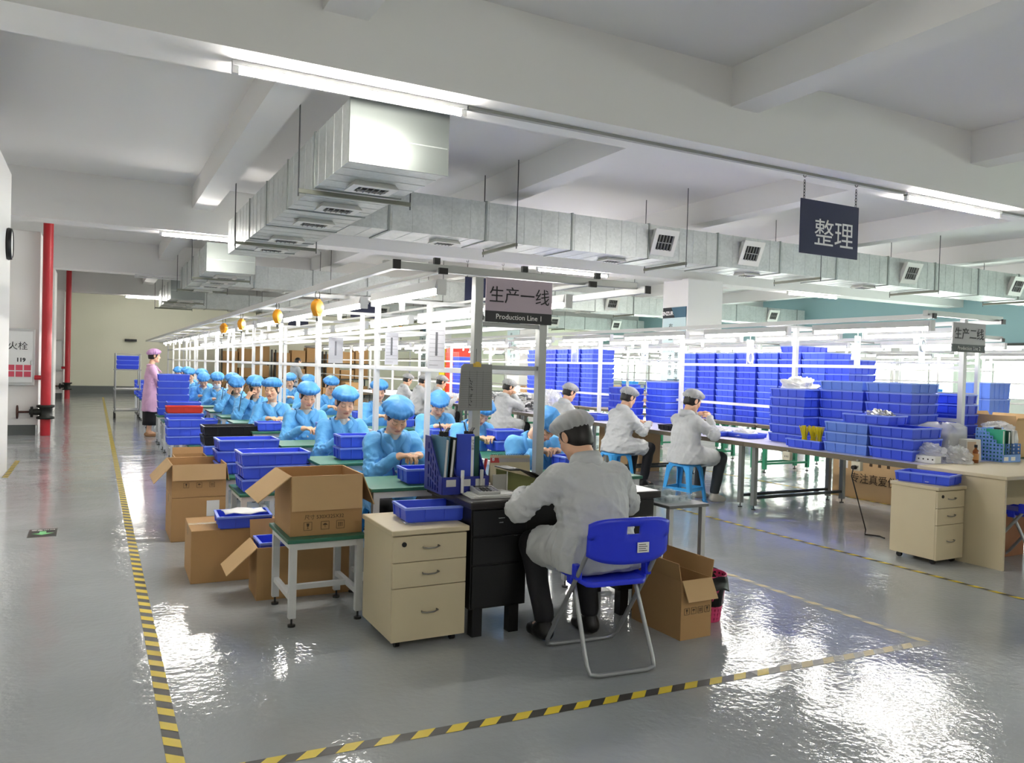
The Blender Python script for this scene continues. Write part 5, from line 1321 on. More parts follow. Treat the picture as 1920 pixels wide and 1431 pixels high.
# ------------------------------------------------------------------ people: smooth-union distance fields meshed with surface nets
def snet(f, lo, hi, h):
    """mesh the zero level of f(P) on a regular grid; returns vertices, quads"""
    lo = np.array(lo, float); n = np.maximum(np.ceil((np.array(hi) - lo) / h).astype(int) + 1, 3)
    gx, gy, gz = [lo[i] + h * np.arange(n[i]) for i in range(3)]
    P = np.stack(np.meshgrid(gx, gy, gz, indexing='ij'), -1).reshape(-1, 3)
    V = f(P).reshape(n); ins = V < 0
    c = np.zeros(n - 1, int)
    for a in (0, 1):
        for b in (0, 1):
            for d in (0, 1): c += ins[a:n[0] - 1 + a, b:n[1] - 1 + b, d:n[2] - 1 + d]
    act = (c > 0) & (c < 8); idx = -np.ones(n - 1, int); I = np.argwhere(act); idx[act] = np.arange(len(I))
    acc = np.zeros((len(I), 3)); cnt = np.zeros(len(I))
    cor = [(a, b, d) for a in (0, 1) for b in (0, 1) for d in (0, 1)]
    cv = {k: V[I[:, 0] + k[0], I[:, 1] + k[1], I[:, 2] + k[2]] for k in cor}
    for k in cor:
        for ax in range(3):
            if k[ax]: continue
            k2 = tuple(k[i] + (i == ax) for i in range(3)); a, b = cv[k], cv[k2]
            m = (a < 0) != (b < 0); t = np.where(m, a / np.where(m, a - b, 1), 0)
            p = np.array(k, float)[None, :].repeat(len(I), 0); p[:, ax] += t
            acc[m] += p[m]; cnt[m] += 1
    verts = lo + h * (I + acc / np.maximum(cnt, 1)[:, None])
    quads = []
    for ax in range(3):
        o1, o2 = [(1, 2), (2, 0), (0, 1)][ax]
        sl0 = [slice(None)] * 3; sl1 = [slice(None)] * 3; sl0[ax] = slice(0, n[ax] - 1); sl1[ax] = slice(1, n[ax])
        A, B = ins[tuple(sl0)], ins[tuple(sl1)]; X = A != B
        E = np.argwhere(X); E = E[(E[:, o1] > 0) & (E[:, o2] > 0) & (E[:, o1] < n[o1] - 1) & (E[:, o2] < n[o2] - 1)]
        if not len(E): continue
        fl = A[E[:, 0], E[:, 1], E[:, 2]]
        def cell(d1, d2):
            q = E.copy(); q[:, o1] -= d1; q[:, o2] -= d2; return idx[q[:, 0], q[:, 1], q[:, 2]]
        Q = np.stack([cell(1, 1), cell(0, 1), cell(0, 0), cell(1, 0)], 1)
        Q[~fl] = Q[~fl][:, ::-1]
        quads.append(Q[(Q >= 0).all(1)])
    return verts, np.concatenate(quads) if quads else np.zeros((0, 4), int)
def nrm(v): v = np.asarray(v, float); return v / (np.linalg.norm(v) + 1e-9)
def rc(P, a, b, ra, rb):
    a = np.asarray(a, float); ab = np.asarray(b, float) - a
    t = np.clip(((P - a) @ ab) / (ab @ ab + 1e-12), 0, 1)
    return np.linalg.norm(P - a - t[:, None] * ab, axis=1) - (ra + (rb - ra) * t)
def ell(P, c, r, M=None):
    q = P - np.asarray(c, float)
    if M is not None: q = q @ M
    r = np.asarray(r, float); k0 = np.linalg.norm(q / r, axis=1); k1 = np.linalg.norm(q / (r * r), axis=1)
    return k0 * (k0 - 1) / np.maximum(k1, 1e-9)
def smin(a, b, k):
    h = np.clip(.5 + .5 * (b - a) / k, 0, 1); return b * (1 - h) + a * h - k * h * (1 - h)
def smax(a, b, k): return -smin(-a, -b, k)
def rotm(pitch, yaw, roll=0.0):
    """columns: local x, y (forward), z (up); pitch > 0 looks down, yaw > 0 turns to the person's left"""
    return np.array(Matrix.Rotation(yaw, 3, 'Z') @ Matrix.Rotation(-pitch, 3, 'X') @ Matrix.Rotation(roll, 3, 'Y'))
def mesh_np(name, vq_list, mt, cols=None, smooth=True):
    vs = []; fs = []; o = 0
    for v, q in vq_list: vs.append(v); fs.append(q + o); o += len(v)
    v = np.concatenate(vs); q = np.concatenate(fs)
    me = bpy.data.meshes.new(name)
    me.vertices.add(len(v)); me.vertices.foreach_set('co', v.astype(np.float32).ravel())
    me.loops.add(len(q) * 4); me.loops.foreach_set('vertex_index', q.astype(np.int32).ravel())
    me.polygons.add(len(q)); me.polygons.foreach_set('loop_start', np.arange(0, len(q) * 4, 4, dtype=np.int32))
    me.update(calc_edges=True); me.validate()
    me.polygons.foreach_set('use_smooth', [smooth] * len(me.polygons))
    if cols is not None:
        ca = me.color_attributes.new('tone', 'FLOAT_COLOR', 'POINT')
        c4 = np.ones((len(v), 4), np.float32); c4[:, :3] = cols; ca.data.foreach_set('color', c4.ravel())
    me.materials.append(mt)
    return me

SKIN = mat_vcol('skin', .5, .06)
COATB = mat('blue_smock', '#5aa6e0', .62, bump=.3, bscale=20, sheen=.15)
COATW = mat('white_coverall', '#c2c4c5', .7, bump=.4, bscale=16)
COATP = mat('pink_smock', '#d9aed0', .65, bump=.3, bscale=12)
SHIRTG = mat('grey_shirt', '#9aa2a8', .7, bump=.3, bscale=12)
COLLB = mat('blue_collar', '#4f98d6', .6)
CAPB = mat('blue_bouffant', '#4d98df', .5, bump=.25, bscale=24)
CAPW = mat('white_bouffant', '#c4c5c4', .6, bump=.3, bscale=26, alpha=.72)
CAPP = mat('pink_bouffant', '#c79ac8', .55, bump=.25, bscale=24)
HAIR = mat('black_hair', '#15110f', .45)
TROU = mat('black_trousers', '#17171c', .7); TROUG = mat('charcoal_trousers', '#33373a', .7); SHOE = mat('black_shoes', '#161616', .45)
SHOEW = mat('pale_shoes', '#cfcac0', .6); SHOET = mat('tan_shoes', '#9a7452', .6); SHIRT = mat('pale_shirt', '#c9cbc8', .7)
SKC = np.array(hexc('#e6b898')[:3]); LIPC = np.array(hexc('#c06f66')[:3]); BROWC = np.array(hexc('#3a2a22')[:3]); EYEC = np.array(hexc('#241a16')[:3]); CHK = np.array(hexc('#e3a38c')[:3])

def head_sdf(Q, fem, mouth=0.0):
    """Q in head coordinates: origin between the ears, +y forward, +z up"""
    d = ell(Q, (0, -.014, .032), (.074, .092, .086))
    d = smin(d, ell(Q, (0, .028, -.038), (.058 if fem else .062, .058, .076)), .03)
    d = smin(d, rc(Q, (-.046, .01, -.06), (-.012, .066, -.092), .02, .018), .025)
    d = smin(d, rc(Q, (.046, .01, -.06), (.012, .066, -.092), .02, .018), .025)
    for s in (-1, 1):
        d = smin(d, ell(Q, (s * .036, .058, -.028), (.026, .022, .026)), .02)
    d = smin(d, rc(Q, (-.032, .073, .026), (.032, .073, .026), .012, .012), .02)
    for s in (-1, 1):
        d = smax(d, -ell(Q, (s * .031, .098, .006), (.018, .016, .011)), .012)
        d = smin(d, ell(Q, (s * .031, .074, .005), (.0155, .0135, .0105)), .004)
    d = smin(d, rc(Q, (0, .08, .012), (0, .099, -.026), .0075, .0115), .012)
    for s in (-1, 1): d = smin(d, ell(Q, (s * .0115, .09, -.031), (.008, .01, .0075)), .006)
    d = smin(d, rc(Q, (-.017, .081, -.057), (.017, .081, -.057), .0055, .0055), .008)
    d = smin(d, rc(Q, (-.014, .082, -.068 - mouth), (.014, .082, -.068 - mouth), .0065, .0065), .008)
    if mouth: d = smax(d, -ell(Q, (0, .092, -.062 - mouth * .4), (.013, .016, .008)), .003)
    for s in (-1, 1):
        e = smax(ell(Q, (s * .077, -.006, .0), (.011, .021, .033)), -ell(Q, (s * .086, .0, .002), (.008, .011, .018)), .004)
        d = smin(d, e, .006)
    return d
def head_cols(Q, closed=True, mouth=0.0):
    x, y, z = Q[:, 0], Q[:, 1], Q[:, 2]; ax = np.abs(x)
    C = np.tile(SKC, (len(Q), 1))
    def put(w, col):
        nonlocal C
        w = np.clip(w, 0, 1)[:, None]; C = C * (1 - w) + col * w
    g = lambda a, b, s: np.exp(-(((a) ** 2) / s ** 2))
    put(.55 * np.exp(-(((ax - .038) / .022) ** 2 + ((z + .03) / .022) ** 2)) * (y > .03), CHK)
    put(.35 * np.exp(-((x / .014) ** 2 + ((z + .03) / .012) ** 2)) * (y > .08), CHK)
    lipz = np.abs(z + .0625 + mouth * .5) - (.011 + mouth * .6) * np.clip(1 - (ax / .026) ** 2, 0, 1)
    put(1 - np.clip(lipz / .0025 + .5, 0, 1) if True else 0, LIPC) if False else None
    w = np.clip(.5 - lipz / .004, 0, 1) * (ax < .026) * (y > .06); put(.8 * w, LIPC)
    w = np.clip(1 - np.abs(z + .0625 + mouth * .45) / (.0024 + mouth * .5), 0, 1) * (ax < .022) * (y > .055); put(.75 * w, np.array(hexc('#4a201e')[:3]))
    bz = .031 - .1 * (ax - .03) ** 2 / .03 + .004 * (ax > .03)
    w = np.clip(1.4 - np.abs(z - bz) / .0036, 0, 1) * (ax > .015) * (ax < .049) * (y > .03); put(.6 * w, BROWC)
    ez = .0005 if closed else .004
    lz = ez + .35 * (ax - .031) ** 2 / .016 - (.004 if closed else -.003)
    w = np.clip(1.3 - np.abs(z - lz) / .0034, 0, 1) * (np.abs(ax - .031) < .0165) * (y > .05); put(.92 * w, EYEC)
    if not closed:
        w = (np.abs(ax - .031) < .013) * np.clip(1.2 - np.abs(z - .003) / .005, 0, 1) * (y > .055); put(.7 * w, np.array(hexc('#e8e0d8')[:3]))
        w = np.clip(1.3 - np.hypot(ax - .031, z - .003) / .0055, 0, 1) * (y > .055); put(w, EYEC)
    w = np.clip(1.2 - np.hypot(ax - .008, z + .036) / .0035, 0, 1) * (y > .08); put(.55 * w, np.array(hexc('#6a3a30')[:3]))
    return C

def hand_prims(W, d, n, side, curl):
    """W wrist, d direction towards the knuckles, n palm normal (curl side), side: +1 thumb towards d x n"""
    d = nrm(d); n = nrm(n - d * (n @ d)); s = np.cross(d, n) * side; out = []
    K = [W + d * L + s * o for L, o in ((.088, .03), (.092, .01), (.088, -.01), (.078, -.028))]
    for q, k in enumerate(K): out.append((W + s * (.014 - .009 * q) + d * .012, k, .0135, .0105, 'p'))
    ln = ((.04, .024, .02), (.044, .027, .02), (.041, .025, .02), (.031, .02, .018))
    for k, L in zip(K, ln):
        a = 0.0; p = k
        for j, l in enumerate(L):
            a += curl * (.75, 1.0, .7)[j]
            q = p + (d * math.cos(a) + n * math.sin(a)) * l
            out.append((p, q, (.0092, .0085, .0078)[j], (.0085, .0078, .0068)[j], 'f')); p = q
    t0 = W + d * .022 + s * .02 + n * .006; t1 = W + d * .055 + s * .042 + n * .02; t2 = W + d * .085 + s * .038 + n * (.022 + .022 * curl); t3 = W + d * .108 + s * .026 + n * (.024 + .03 * curl)
    out += [(t0, t1, .0145, .0115, 'p'), (t1, t2, .0108, .0095, 't'), (t2, t3, .0095, .0075, 't')]
    return out
def hand_sdf(P, pr):
    d = np.full(len(P), 9.0)
    for a, b, ra, rb, k in pr:
        if k == 'p': d = smin(d, rc(P, a, b, ra, rb), .012)
    for a, b, ra, rb, k in pr:
        if k != 'p': d = smin(d, rc(P, a, b, ra, rb), .0035)
    return d

def ik(S, T, l1, l2, hint):
    S, T = np.asarray(S, float), np.asarray(T, float); v = T - S; L = np.linalg.norm(v); L = min(L, (l1 + l2) * .995); v = nrm(v)
    a = (l1 * l1 - l2 * l2 + L * L) / (2 * L); h = math.sqrt(max(l1 * l1 - a * a, 0)); u = np.asarray(hint, float); u = nrm(u - v * (u @ v))
    return S + v * a + u * h, S + v * L

def wrinkle(P, seed, amp):
    r = np.random.RandomState(seed); d = np.zeros(len(P))
    w = P + .035 * np.stack([np.sin(P @ r.uniform(-14, 14, 3) + r.uniform(0, 6)) for _ in range(3)], 1)
    for i in range(9):
        k = nrm(r.normal(size=3)) * r.uniform(16, 44)
        s = np.sin(w @ k + r.uniform(0, 6.3)); d += (1 - np.abs(s)) ** 2.2 * r.uniform(.4, 1) * 16 / np.linalg.norm(k)
    return amp * (d - .9)

BUILT = {}
def bouffant(name, R, C, mt, parent, size=1.0, slump=0.0, seed=0):
    """gathered round cap: puffed crown, pleats running into an elastic band"""
    r = random.Random(seed); rows = []; n = 96; k = 26
    ph = [r.uniform(0, 6.3) for _ in range(6)]
    for i in range(15):
        t = i / 14
        th = t * 1.93
        row = []
        for j in range(n):
            a = 2 * PI * j / n
            rad = math.sin(th); up = math.cos(th)
            if t > .72: rad *= 1 - ((t - .72) / .28) ** 1.5 * .2
            ple = .0062 * math.sin(19 * a + 1.3 * math.sin(3 * a + ph[0]) + ph[1]) * max(0, (t - .3)) * 1.5 + .0035 * math.sin(7 * a + ph[2] + 2 * t) * math.sin(th) + .0045 * math.sin(31 * a + ph[3]) * max(0, t - .5)
            R0 = 1 + ple * 9
            x = .116 * size * rad * R0; y = .127 * size * rad * R0; z = (.086 if up > 0 else .085) * size * up * (1 + .05 * math.sin(5 * a + ph[4]) * rad)
            px, py = x * math.sin(a), y * math.cos(a)
            # band higher at the brow, lower at the nape
            tilt = .30
            q = np.array([px, py - .014 + slump * -.02 * max(0, up), z + .062])
            q[2] += tilt * (q[1] + .01) * (.55 if up < .5 else .25) * (1 if True else 0)
            if up < -.0: q[2] = max(q[2], .018 + tilt * (q[1]) * .55)
            row.append(C + R @ q)
        rows.append(row)
    o = MB().grid(rows, 0, True, True)
    o = o.obj(name, mt, parent)
    return o, [tuple(p) for p in rows[-1]]

def person(loc, facing, label, coat='b', seat=.46, lean=.15, turn=0.0, head=(.35, 0.0, 0.0), lh=None, rh=None, curl=.75, stand=False, fine=.0045, seed=1, fem=True, mask=False, glasses=False,
           eyes_closed=True, mouth=0.0, hood=False, hair='short', hold=None, legs=True, trousers=None, shoes=None, sk=1.0, knees=None, lanyard=False, elbow=(.55, -.3, -.85), name='person', cap=True, cat='person', group=None):
    """loc: floor point under the hips; facing: heading angle (0 = +y). Hands are targets in the person's own frame (x right, y forward)."""
    t = thing(name, label, cat, (loc[0], loc[1], 0), -facing, group)
    hip = np.array([0, 0, (.90 if stand else seat + .085)]) * (1, 1, 1)
    sp = np.array([math.sin(turn) * math.sin(lean), math.cos(turn) * math.sin(lean), math.cos(lean)])
    chest = hip + sp * .27 * sk; neck = hip + sp * .465 * sk
    rt = np.array([math.cos(turn), -math.sin(turn), 0]); fw = np.cross(sp, rt) * -1; fw = nrm(np.cross(np.array([0, 0, 1.]), rt)); fw = nrm(fw - sp * (fw @ sp))
    sw = .152 if fem else .178
    SH = {s: neck - sp * .055 + rt * s * sw for s in (-1, 1)}
    HR = rotm(head[0], -head[1] - turn, head[2]); hd = neck + sp * .06 + fw * .02
    HC = hd + HR @ np.array([0, .02, .115])
    lh = np.array(lh if lh is not None else (-.1, .36, seat + .36), float); rh = np.array(rh if rh is not None else (.1, .36, seat + .36), float)
    EL = {}; WR = {}
    for s, T in ((-1, lh), (1, rh)):
        e, w_ = ik(SH[s], T, .275 * sk, .245 * sk, (s * elbow[0], elbow[1], elbow[2])); EL[s] = e; WR[s] = w_
    KN = {}; AN = {}
    for s in (-1, 1):
        if stand:
            KN[s] = np.array([s * .09, .02, .48]); AN[s] = np.array([s * .09, -.02, .085])
        else:
            kx = (knees or (.16,))[0]
            KN[s] = np.array([s * kx, .42, seat + .06]); AN[s] = np.array([s * (kx - .02), (knees or (0, .36))[1] if knees else .36, .085])
    HJ = {s: hip + np.array([s * .09, 0, -.0]) for s in (-1, 1)}
    # ---- body: head and neck, hands and forearms, hidden trunk and legs, one mesh
    parts = []; cols = []
    def fhead(Q):
        d = head_sdf(Q, fem, mouth)
        nb = HR.T @ (neck - HC)
        d = smin(d, rc(Q, (0, -.022, -.05), nb + HR.T @ (-fw * .005), .047 if fem else .056, .052 if fem else .06), .025)
        return d
    v, q = snet(fhead, (-.1, -.13, -.2), (.1, .13, .135), fine)
    cols.append(head_cols(v, eyes_closed, mouth)); parts.append((HC + v @ HR.T, q))
    for s in (-1, 1):
        d_ = nrm(WR[s] - EL[s]); 
        if stand and hold is None: nrm_n = np.array([-s * .9, .3, 0]); dd = np.array([0, .15, -1.0])
        else: dd = nrm(d_ * .6 + np.array([-s * .55, .3, -.18])); nrm_n = np.array([-s * .35, .15, -.95])
        if hold == 'up': dd = nrm(np.array([-s * .35, .25, .9])); nrm_n = np.array([-s * .7, -.3, .1])
        pr = hand_prims(WR[s], dd, nrm_n, -1.0 if s < 0 else 1.0, curl)
        pts = np.array([p for a in pr for p in a[:2]] + [WR[s] - d_ * .07])
        fh = lambda P: smin(hand_sdf(P, pr), rc(P, EL[s] * .3 + WR[s] * .7, WR[s] + dd * .02, .031, .0245), .018)
        v, q = snet(fh, pts.min(0) - .035, pts.max(0) + .035, max(fine, .0045))
        parts.append((v, q)); c_ = np.tile(SKC * .97, (len(v), 1)); cols.append(c_)
        t['_h%d' % s] = [float(x) for x in WR[s] + dd * .075 + nrm(nrm_n) * .03]
    def fb(P):
        d = smin(rc(P, hip, chest, .1, .11), rc(P, SH[-1], SH[1], .05, .05), .08); d = smin(d, rc(P, chest, neck, .09, .045), .06)
        for s in (-1, 1):
            d = smin(d, rc(P, SH[s], EL[s], .045, .036), .03); d = smin(d, rc(P, EL[s], EL[s] * .35 + WR[s] * .65, .036, .03), .02)
            d = smin(d, rc(P, HJ[s], KN[s], .075, .05), .05); d = smin(d, rc(P, KN[s], AN[s], .048, .032), .03); d = smin(d, rc(P, AN[s], AN[s] + (0, .12, -.04), .034, .026), .02)
        if not stand: d = np.maximum(d, np.where(P[:, 1] < .17, seat + .006, -1) - P[:, 2])
        return d
    pts = np.array([hip, neck, SH[-1], SH[1]] + list(EL.values()) + list(WR.values()) + list(KN.values()) + list(AN.values()))
    blo, bhi = pts.min(0) - .16, pts.max(0) + .18; blo[2] = max(blo[2], .012)
    v, q = snet(fb, blo, bhi, .022); parts.append((v, q)); cols.append(np.tile(SKC, (len(v), 1)))
    link('body', mesh_np('body', parts, SKIN, np.concatenate(cols)), t)
    # ---- coat
    mc = {'b': COATB, 'w': COATW, 'p': COATP, 'g': SHIRTG}[coat]
    slack = {'b': 1.0, 'w': 1.14, 'p': 1.0, 'g': .95}[coat] * (1.0 if fem else 1.06)
    sc = np.array([1, .78, 1])
    M3 = np.stack([rt, fw, sp], 1)
    def fc(P):
        L = (P - hip) @ M3                                   # trunk frame
        z = L[:, 2] / (.465 * sk)
        rx = np.interp(z, [-.45, -.1, .15, .55, .85, 1.0, 1.12], [.205, .19, .17, .18, .15, .085, .06]) * slack
        ry = np.interp(z, [-.45, -.1, .15, .55, .85, 1.0, 1.12], [.15, .145, .125, .135, .1, .075, .055]) * slack
        kk = np.hypot(L[:, 0] / rx, (L[:, 1] - .012) / ry)
        d = (kk - 1) * np.minimum(rx, ry) * .9
        bot = -.42 if stand else -.1
        if coat == 'g': bot = -.12
        d = np.maximum(d, np.maximum(bot - L[:, 2], L[:, 2] - .47 * sk))
        d = smin(d, rc(P, SH[-1] * .97 + hip * .03 - sp * .01, SH[1] * .97 + hip * .03 - sp * .012, .056 * slack, .056 * slack), .07)
        for s in (-1, 1):
            d = smin(d, rc(P, SH[s], EL[s], .064 * slack, .058 * slack), .035)
            d = smin(d, rc(P, EL[s], EL[s] * .1 + WR[s] * .9, .06 * slack, .042 * slack), .03)
            if not stand and coat != 'g':
                d = smin(d, rc(P, HJ[s] + (0, .02, .0), HJ[s] * .28 + KN[s] * .72 + (0, 0, .005), .125 * slack, .092 * slack), .06)
        amp = .0085 if coat != 'w' else .013
        wr_ = wrinkle(P, seed, 1.0)
        d = d - amp * wr_
        for s in (-1, 1):
            for (a_, b_, m_) in ((SH[s], EL[s], 1.0), (WR[s], EL[s], 1.0)):
                ab = b_ - a_; L_ = np.linalg.norm(ab); tt = (P - a_) @ ab / (L_ * L_); off = np.linalg.norm(P - a_ - np.clip(tt, 0, 1)[:, None] * ab, axis=1)
                wgt = np.clip((tt - .35) / .5, 0, 1) * np.clip((1.15 - tt) / .2, 0, 1) * (off < .13)
                q_ = P @ nrm(np.cross(ab, [.3, .5, .8]))
                fold = 1 - 2 * np.abs(np.sin(tt * L_ * 58 + 2.2 * wr_ + 26 * q_ + seed + s))
                d = d - .0055 * wgt * fold * (1.35 if coat == 'w' else 1)
        cuff = np.min([np.linalg.norm(P - WR[s], axis=1) for s in (-1, 1)], 0)
        if not hood:
            nk = rc(P, neck - sp * .05, neck + sp * .14 + fw * .015, .058 if fem else .066, .074)
            vv = rc(P, neck - sp * .12 + fw * .135, neck + sp * .04 + fw * .09, .008, .055)
            d = smax(d, -smin(nk, vv, .02), .006)
        else:
            d = smax(d, -rc(P, neck + sp * .0, neck + sp * .14 + fw * .02, .055, .085), .006)
        if not stand and coat != 'g': d = np.maximum(d, np.where((P[:, 1] < .17), seat + .003, seat - .06) - P[:, 2])
        return d
    lo_ = blo.copy(); lo_[2] = (.42 if stand else seat - .09); hi_ = bhi.copy(); hi_[2] = neck[2] + .12
    if stand: lo_[1] = min(lo_[1], -.28); hi_[1] = max(hi_[1], .28)
    lo_[0] -= .06; hi_[0] += .06; lo_[1] -= .05
    v, q = snet(fc, lo_, hi_, .0088 if fine < .0043 else (.0105 if fine < .0055 else .015))
    link('coat' if coat != 'g' else 'shirt', mesh_np('coat', [(v, q)], mc), t)
    # inner shirt seen in the opening
    if not hood and coat in 'bp':
        v, q = snet(lambda P: smin(rc(P, neck - sp * .17 + fw * .035, neck - sp * .06 + fw * .02, .085, .055), rc(P, neck - sp * .05, neck - sp * .005 + fw * .004, .06, .055), .02), neck - .3, neck + .2, .014)
        link('inner_shirt', mesh_np('inner_shirt', [(v, q)], SHIRT), t)
    # collar: band folded outward, points in front
    if coat in 'bpg' or hood:
        rows = []; N = 30
        for i in range(N + 1):
            u = -1 + 2 * i / N; a = u * 2.75                      # 0 at the nape
            ca, sa = math.cos(a), math.sin(a); fr_ = max(0, (abs(u) - .45) / .55)
            ri = .064 if not hood else .07
            base = neck + rt * (sa * (ri + .006)) + fw * (-ca * (ri + .0) + .004 + .055 * fr_ ** 1.5) + sp * (.022 - .1 * fr_ ** 1.3)
            if hood:
                top = neck + rt * (sa * .078) + fw * (-ca * .082 + .01) + sp * (.065 - .03 * fr_); base = neck + rt * (sa * .085) + fw * (-ca * .09 + .01 + .02 * fr_) + sp * (-.02 - .05 * fr_)
                rows.append([base, (base + top) / 2 + rt * sa * .012 - fw * ca * .012, top, top * .97 + base * .03 - rt * sa * .012 + fw * ca * .012]); continue
            out = base + rt * (sa * (.042 + .03 * fr_)) - fw * (ca * .036) - sp * (.04 + .012 * fr_) + fw * (.03 * fr_)
            mid = (base + out) / 2 + sp * .012
            tip = []
            for p_ in (mid, out):
                p_ = np.array(p_)
                for _k in range(6):
                    E_ = np.array([p_, p_ + (.004, 0, 0), p_ + (0, .004, 0), p_ + (0, 0, .004)]); D_ = fc(E_); g_ = nrm((D_[1:] - D_[0]) / .004)
                    if D_[0] > .009: break
                    p_ = p_ + g_ * (.011 - D_[0])
                tip.append(p_)
            rows.append([base] + tip)
        MB().grid(rows).obj('collar', COLLB if coat == 'b' else mc, t, 0, .005)
    if fine < .005 and coat == 'b':
        b = MB()
        for i in range(3):
            p = neck - sp * (.16 + .085 * i) + fw * (.125 + .012 * i) * slack; b.cyl(p, p + fw * .03, .0085, 10)
        b.obj('button', SHIRT, t)
    # ---- cap, hair
    Rm = HR
    if cap:
        bouffant('bouffant_cap', Rm, HC, {'b': CAPB, 'w': CAPW, 'p': CAPP}[coat], t, 1.0 if fem else 1.02, .3, seed)
    def fhair(Q):
        d = ell(Q, (0, -.02, .022), (.082, .097, .1))
        d = smin(d, ell(Q, (0, -.055, -.035), (.066, .05, .06)), .03)
        cut = smin(ell(Q, (0, .095, -.045), (.078, .095, .1)), ell(Q, (0, .06, -.11), (.09, .1, .09)), .03)
        d = smax(d, -cut, .01)
        d = np.maximum(d, -.085 - Q[:, 2] if hair == 'low' else -.062 - Q[:, 2])
        for s in (-1, 1): d = smax(d, -ell(Q, (s * .085, -.004, -.012), (.02, .026, .04)), .006)
        return d
    v, q = snet(fhair, (-.1, -.13, -.11), (.1, .12, .14), .008)
    link('hair', mesh_np('hair', [(HC + v @ HR.T, q)], HAIR), t)
    if mask:
        rows = [[HC + HR @ np.array([.062 * math.sin(a), .03 + .072 * math.cos(a) * (1 if abs(z + .05) < .03 else .93), z]) for a in np.linspace(-1.25, 1.25, 15)] for z in (-.012, -.03, -.055, -.08, -.1)]
        MB().grid(rows).obj('face_mask', mat('mask_white', '#dfe4ea', .7), t, 0, .003)
    if glasses:
        g = MB()
        for s in (-1, 1):
            g.tube([HC + HR @ np.array([s * .032 + .021 * math.cos(a), .099, .003 + .015 * math.sin(a)]) for a in np.linspace(0, 2 * PI, 17)[:-1]], .0024, 5, closed=True)
            g.tube([HC + HR @ np.array(p) for p in ((s * .053, .097, .006), (s * .072, .06, .008), (s * .078, 0, .006))], .002, 5)
        g.tube([HC + HR @ np.array(p) for p in ((-.011, .1, .006), (.011, .1, .006))], .002, 5); g.obj('glasses', BLACKP, t)
    if lanyard:
        l_ = MB()
        for s in (-1, 1):
            p = [neck + rt * s * .062 - sp * .0 - fw * .0, neck + rt * s * .06 - sp * .07 + fw * .1, neck + rt * s * .034 - sp * .17 + fw * .142, neck + rt * s * .012 - sp * .29 + fw * .165]
            for a, b_ in zip(p[:-1], p[1:]): l_.beam(a, b_, .011, .003, 0, fw)
        l_.obj('lanyard', mat('lanyard_blue', '#2438a8', .5), t)
    # ---- trousers, shoes
    if legs:
        def ft(P):
            d = rc(P, hip + (0, 0, -.03), hip + (0, 0, .05), .105, .1)
            for s in (-1, 1):
                d = smin(d, rc(P, HJ[s], KN[s], .098, .07), .05); d = smin(d, rc(P, KN[s], AN[s] + (0, 0, .05), .07, .056), .03)
            d = d - wrinkle(P, seed + 3, .004)
            if not stand: d = np.maximum(d, np.where(P[:, 1] < .17, seat + .004, -1) - P[:, 2])
            return np.maximum(d, AN[-1][2] + .02 - P[:, 2])
        pts = np.array([hip] + list(KN.values()) + list(AN.values())); 
        v, q = snet(ft, pts.min(0) - .17, pts.max(0) + .17, .02)
        link('trousers', mesh_np('trousers', [(v, q)], trousers or TROU), t)
        def fs_(P):
            d = np.full(len(P), 9.)
            for s in (-1, 1):
                a = AN[s]; b = smin(rc(P, a + (0, -.035, -.03), a + (0, .125, -.05), .042, .036), rc(P, a + (0, -.01, .01), a + (0, .02, -.02), .042, .045), .03)
                d = np.minimum(d, b)
            return np.maximum(d, .004 - P[:, 2])
        v, q = snet(fs_, pts.min(0) * (1, 1, 0) - (.1, .12, 0), np.array([pts[:, 0].max() + .1, max(AN[-1][1], AN[1][1]) + .22, .17]), .014)
        link('shoes', mesh_np('shoes', [(v, q)], shoes or SHOE), t)
    return t, {'head': HC, 'HR': HR, 'wr': WR, 'el': EL, 'neck': neck}
def hand_point(t, s):
    """world point inside the grip of hand s"""
    p = Vector(t['_h%d' % s]); return Matrix.Translation(t.location) @ Matrix.Rotation(t.rotation_euler.z, 4, 'Z') @ p
# ------------------------------------------------------------------ who sits where
S_ = PI     # facing the viewer's end of the hall
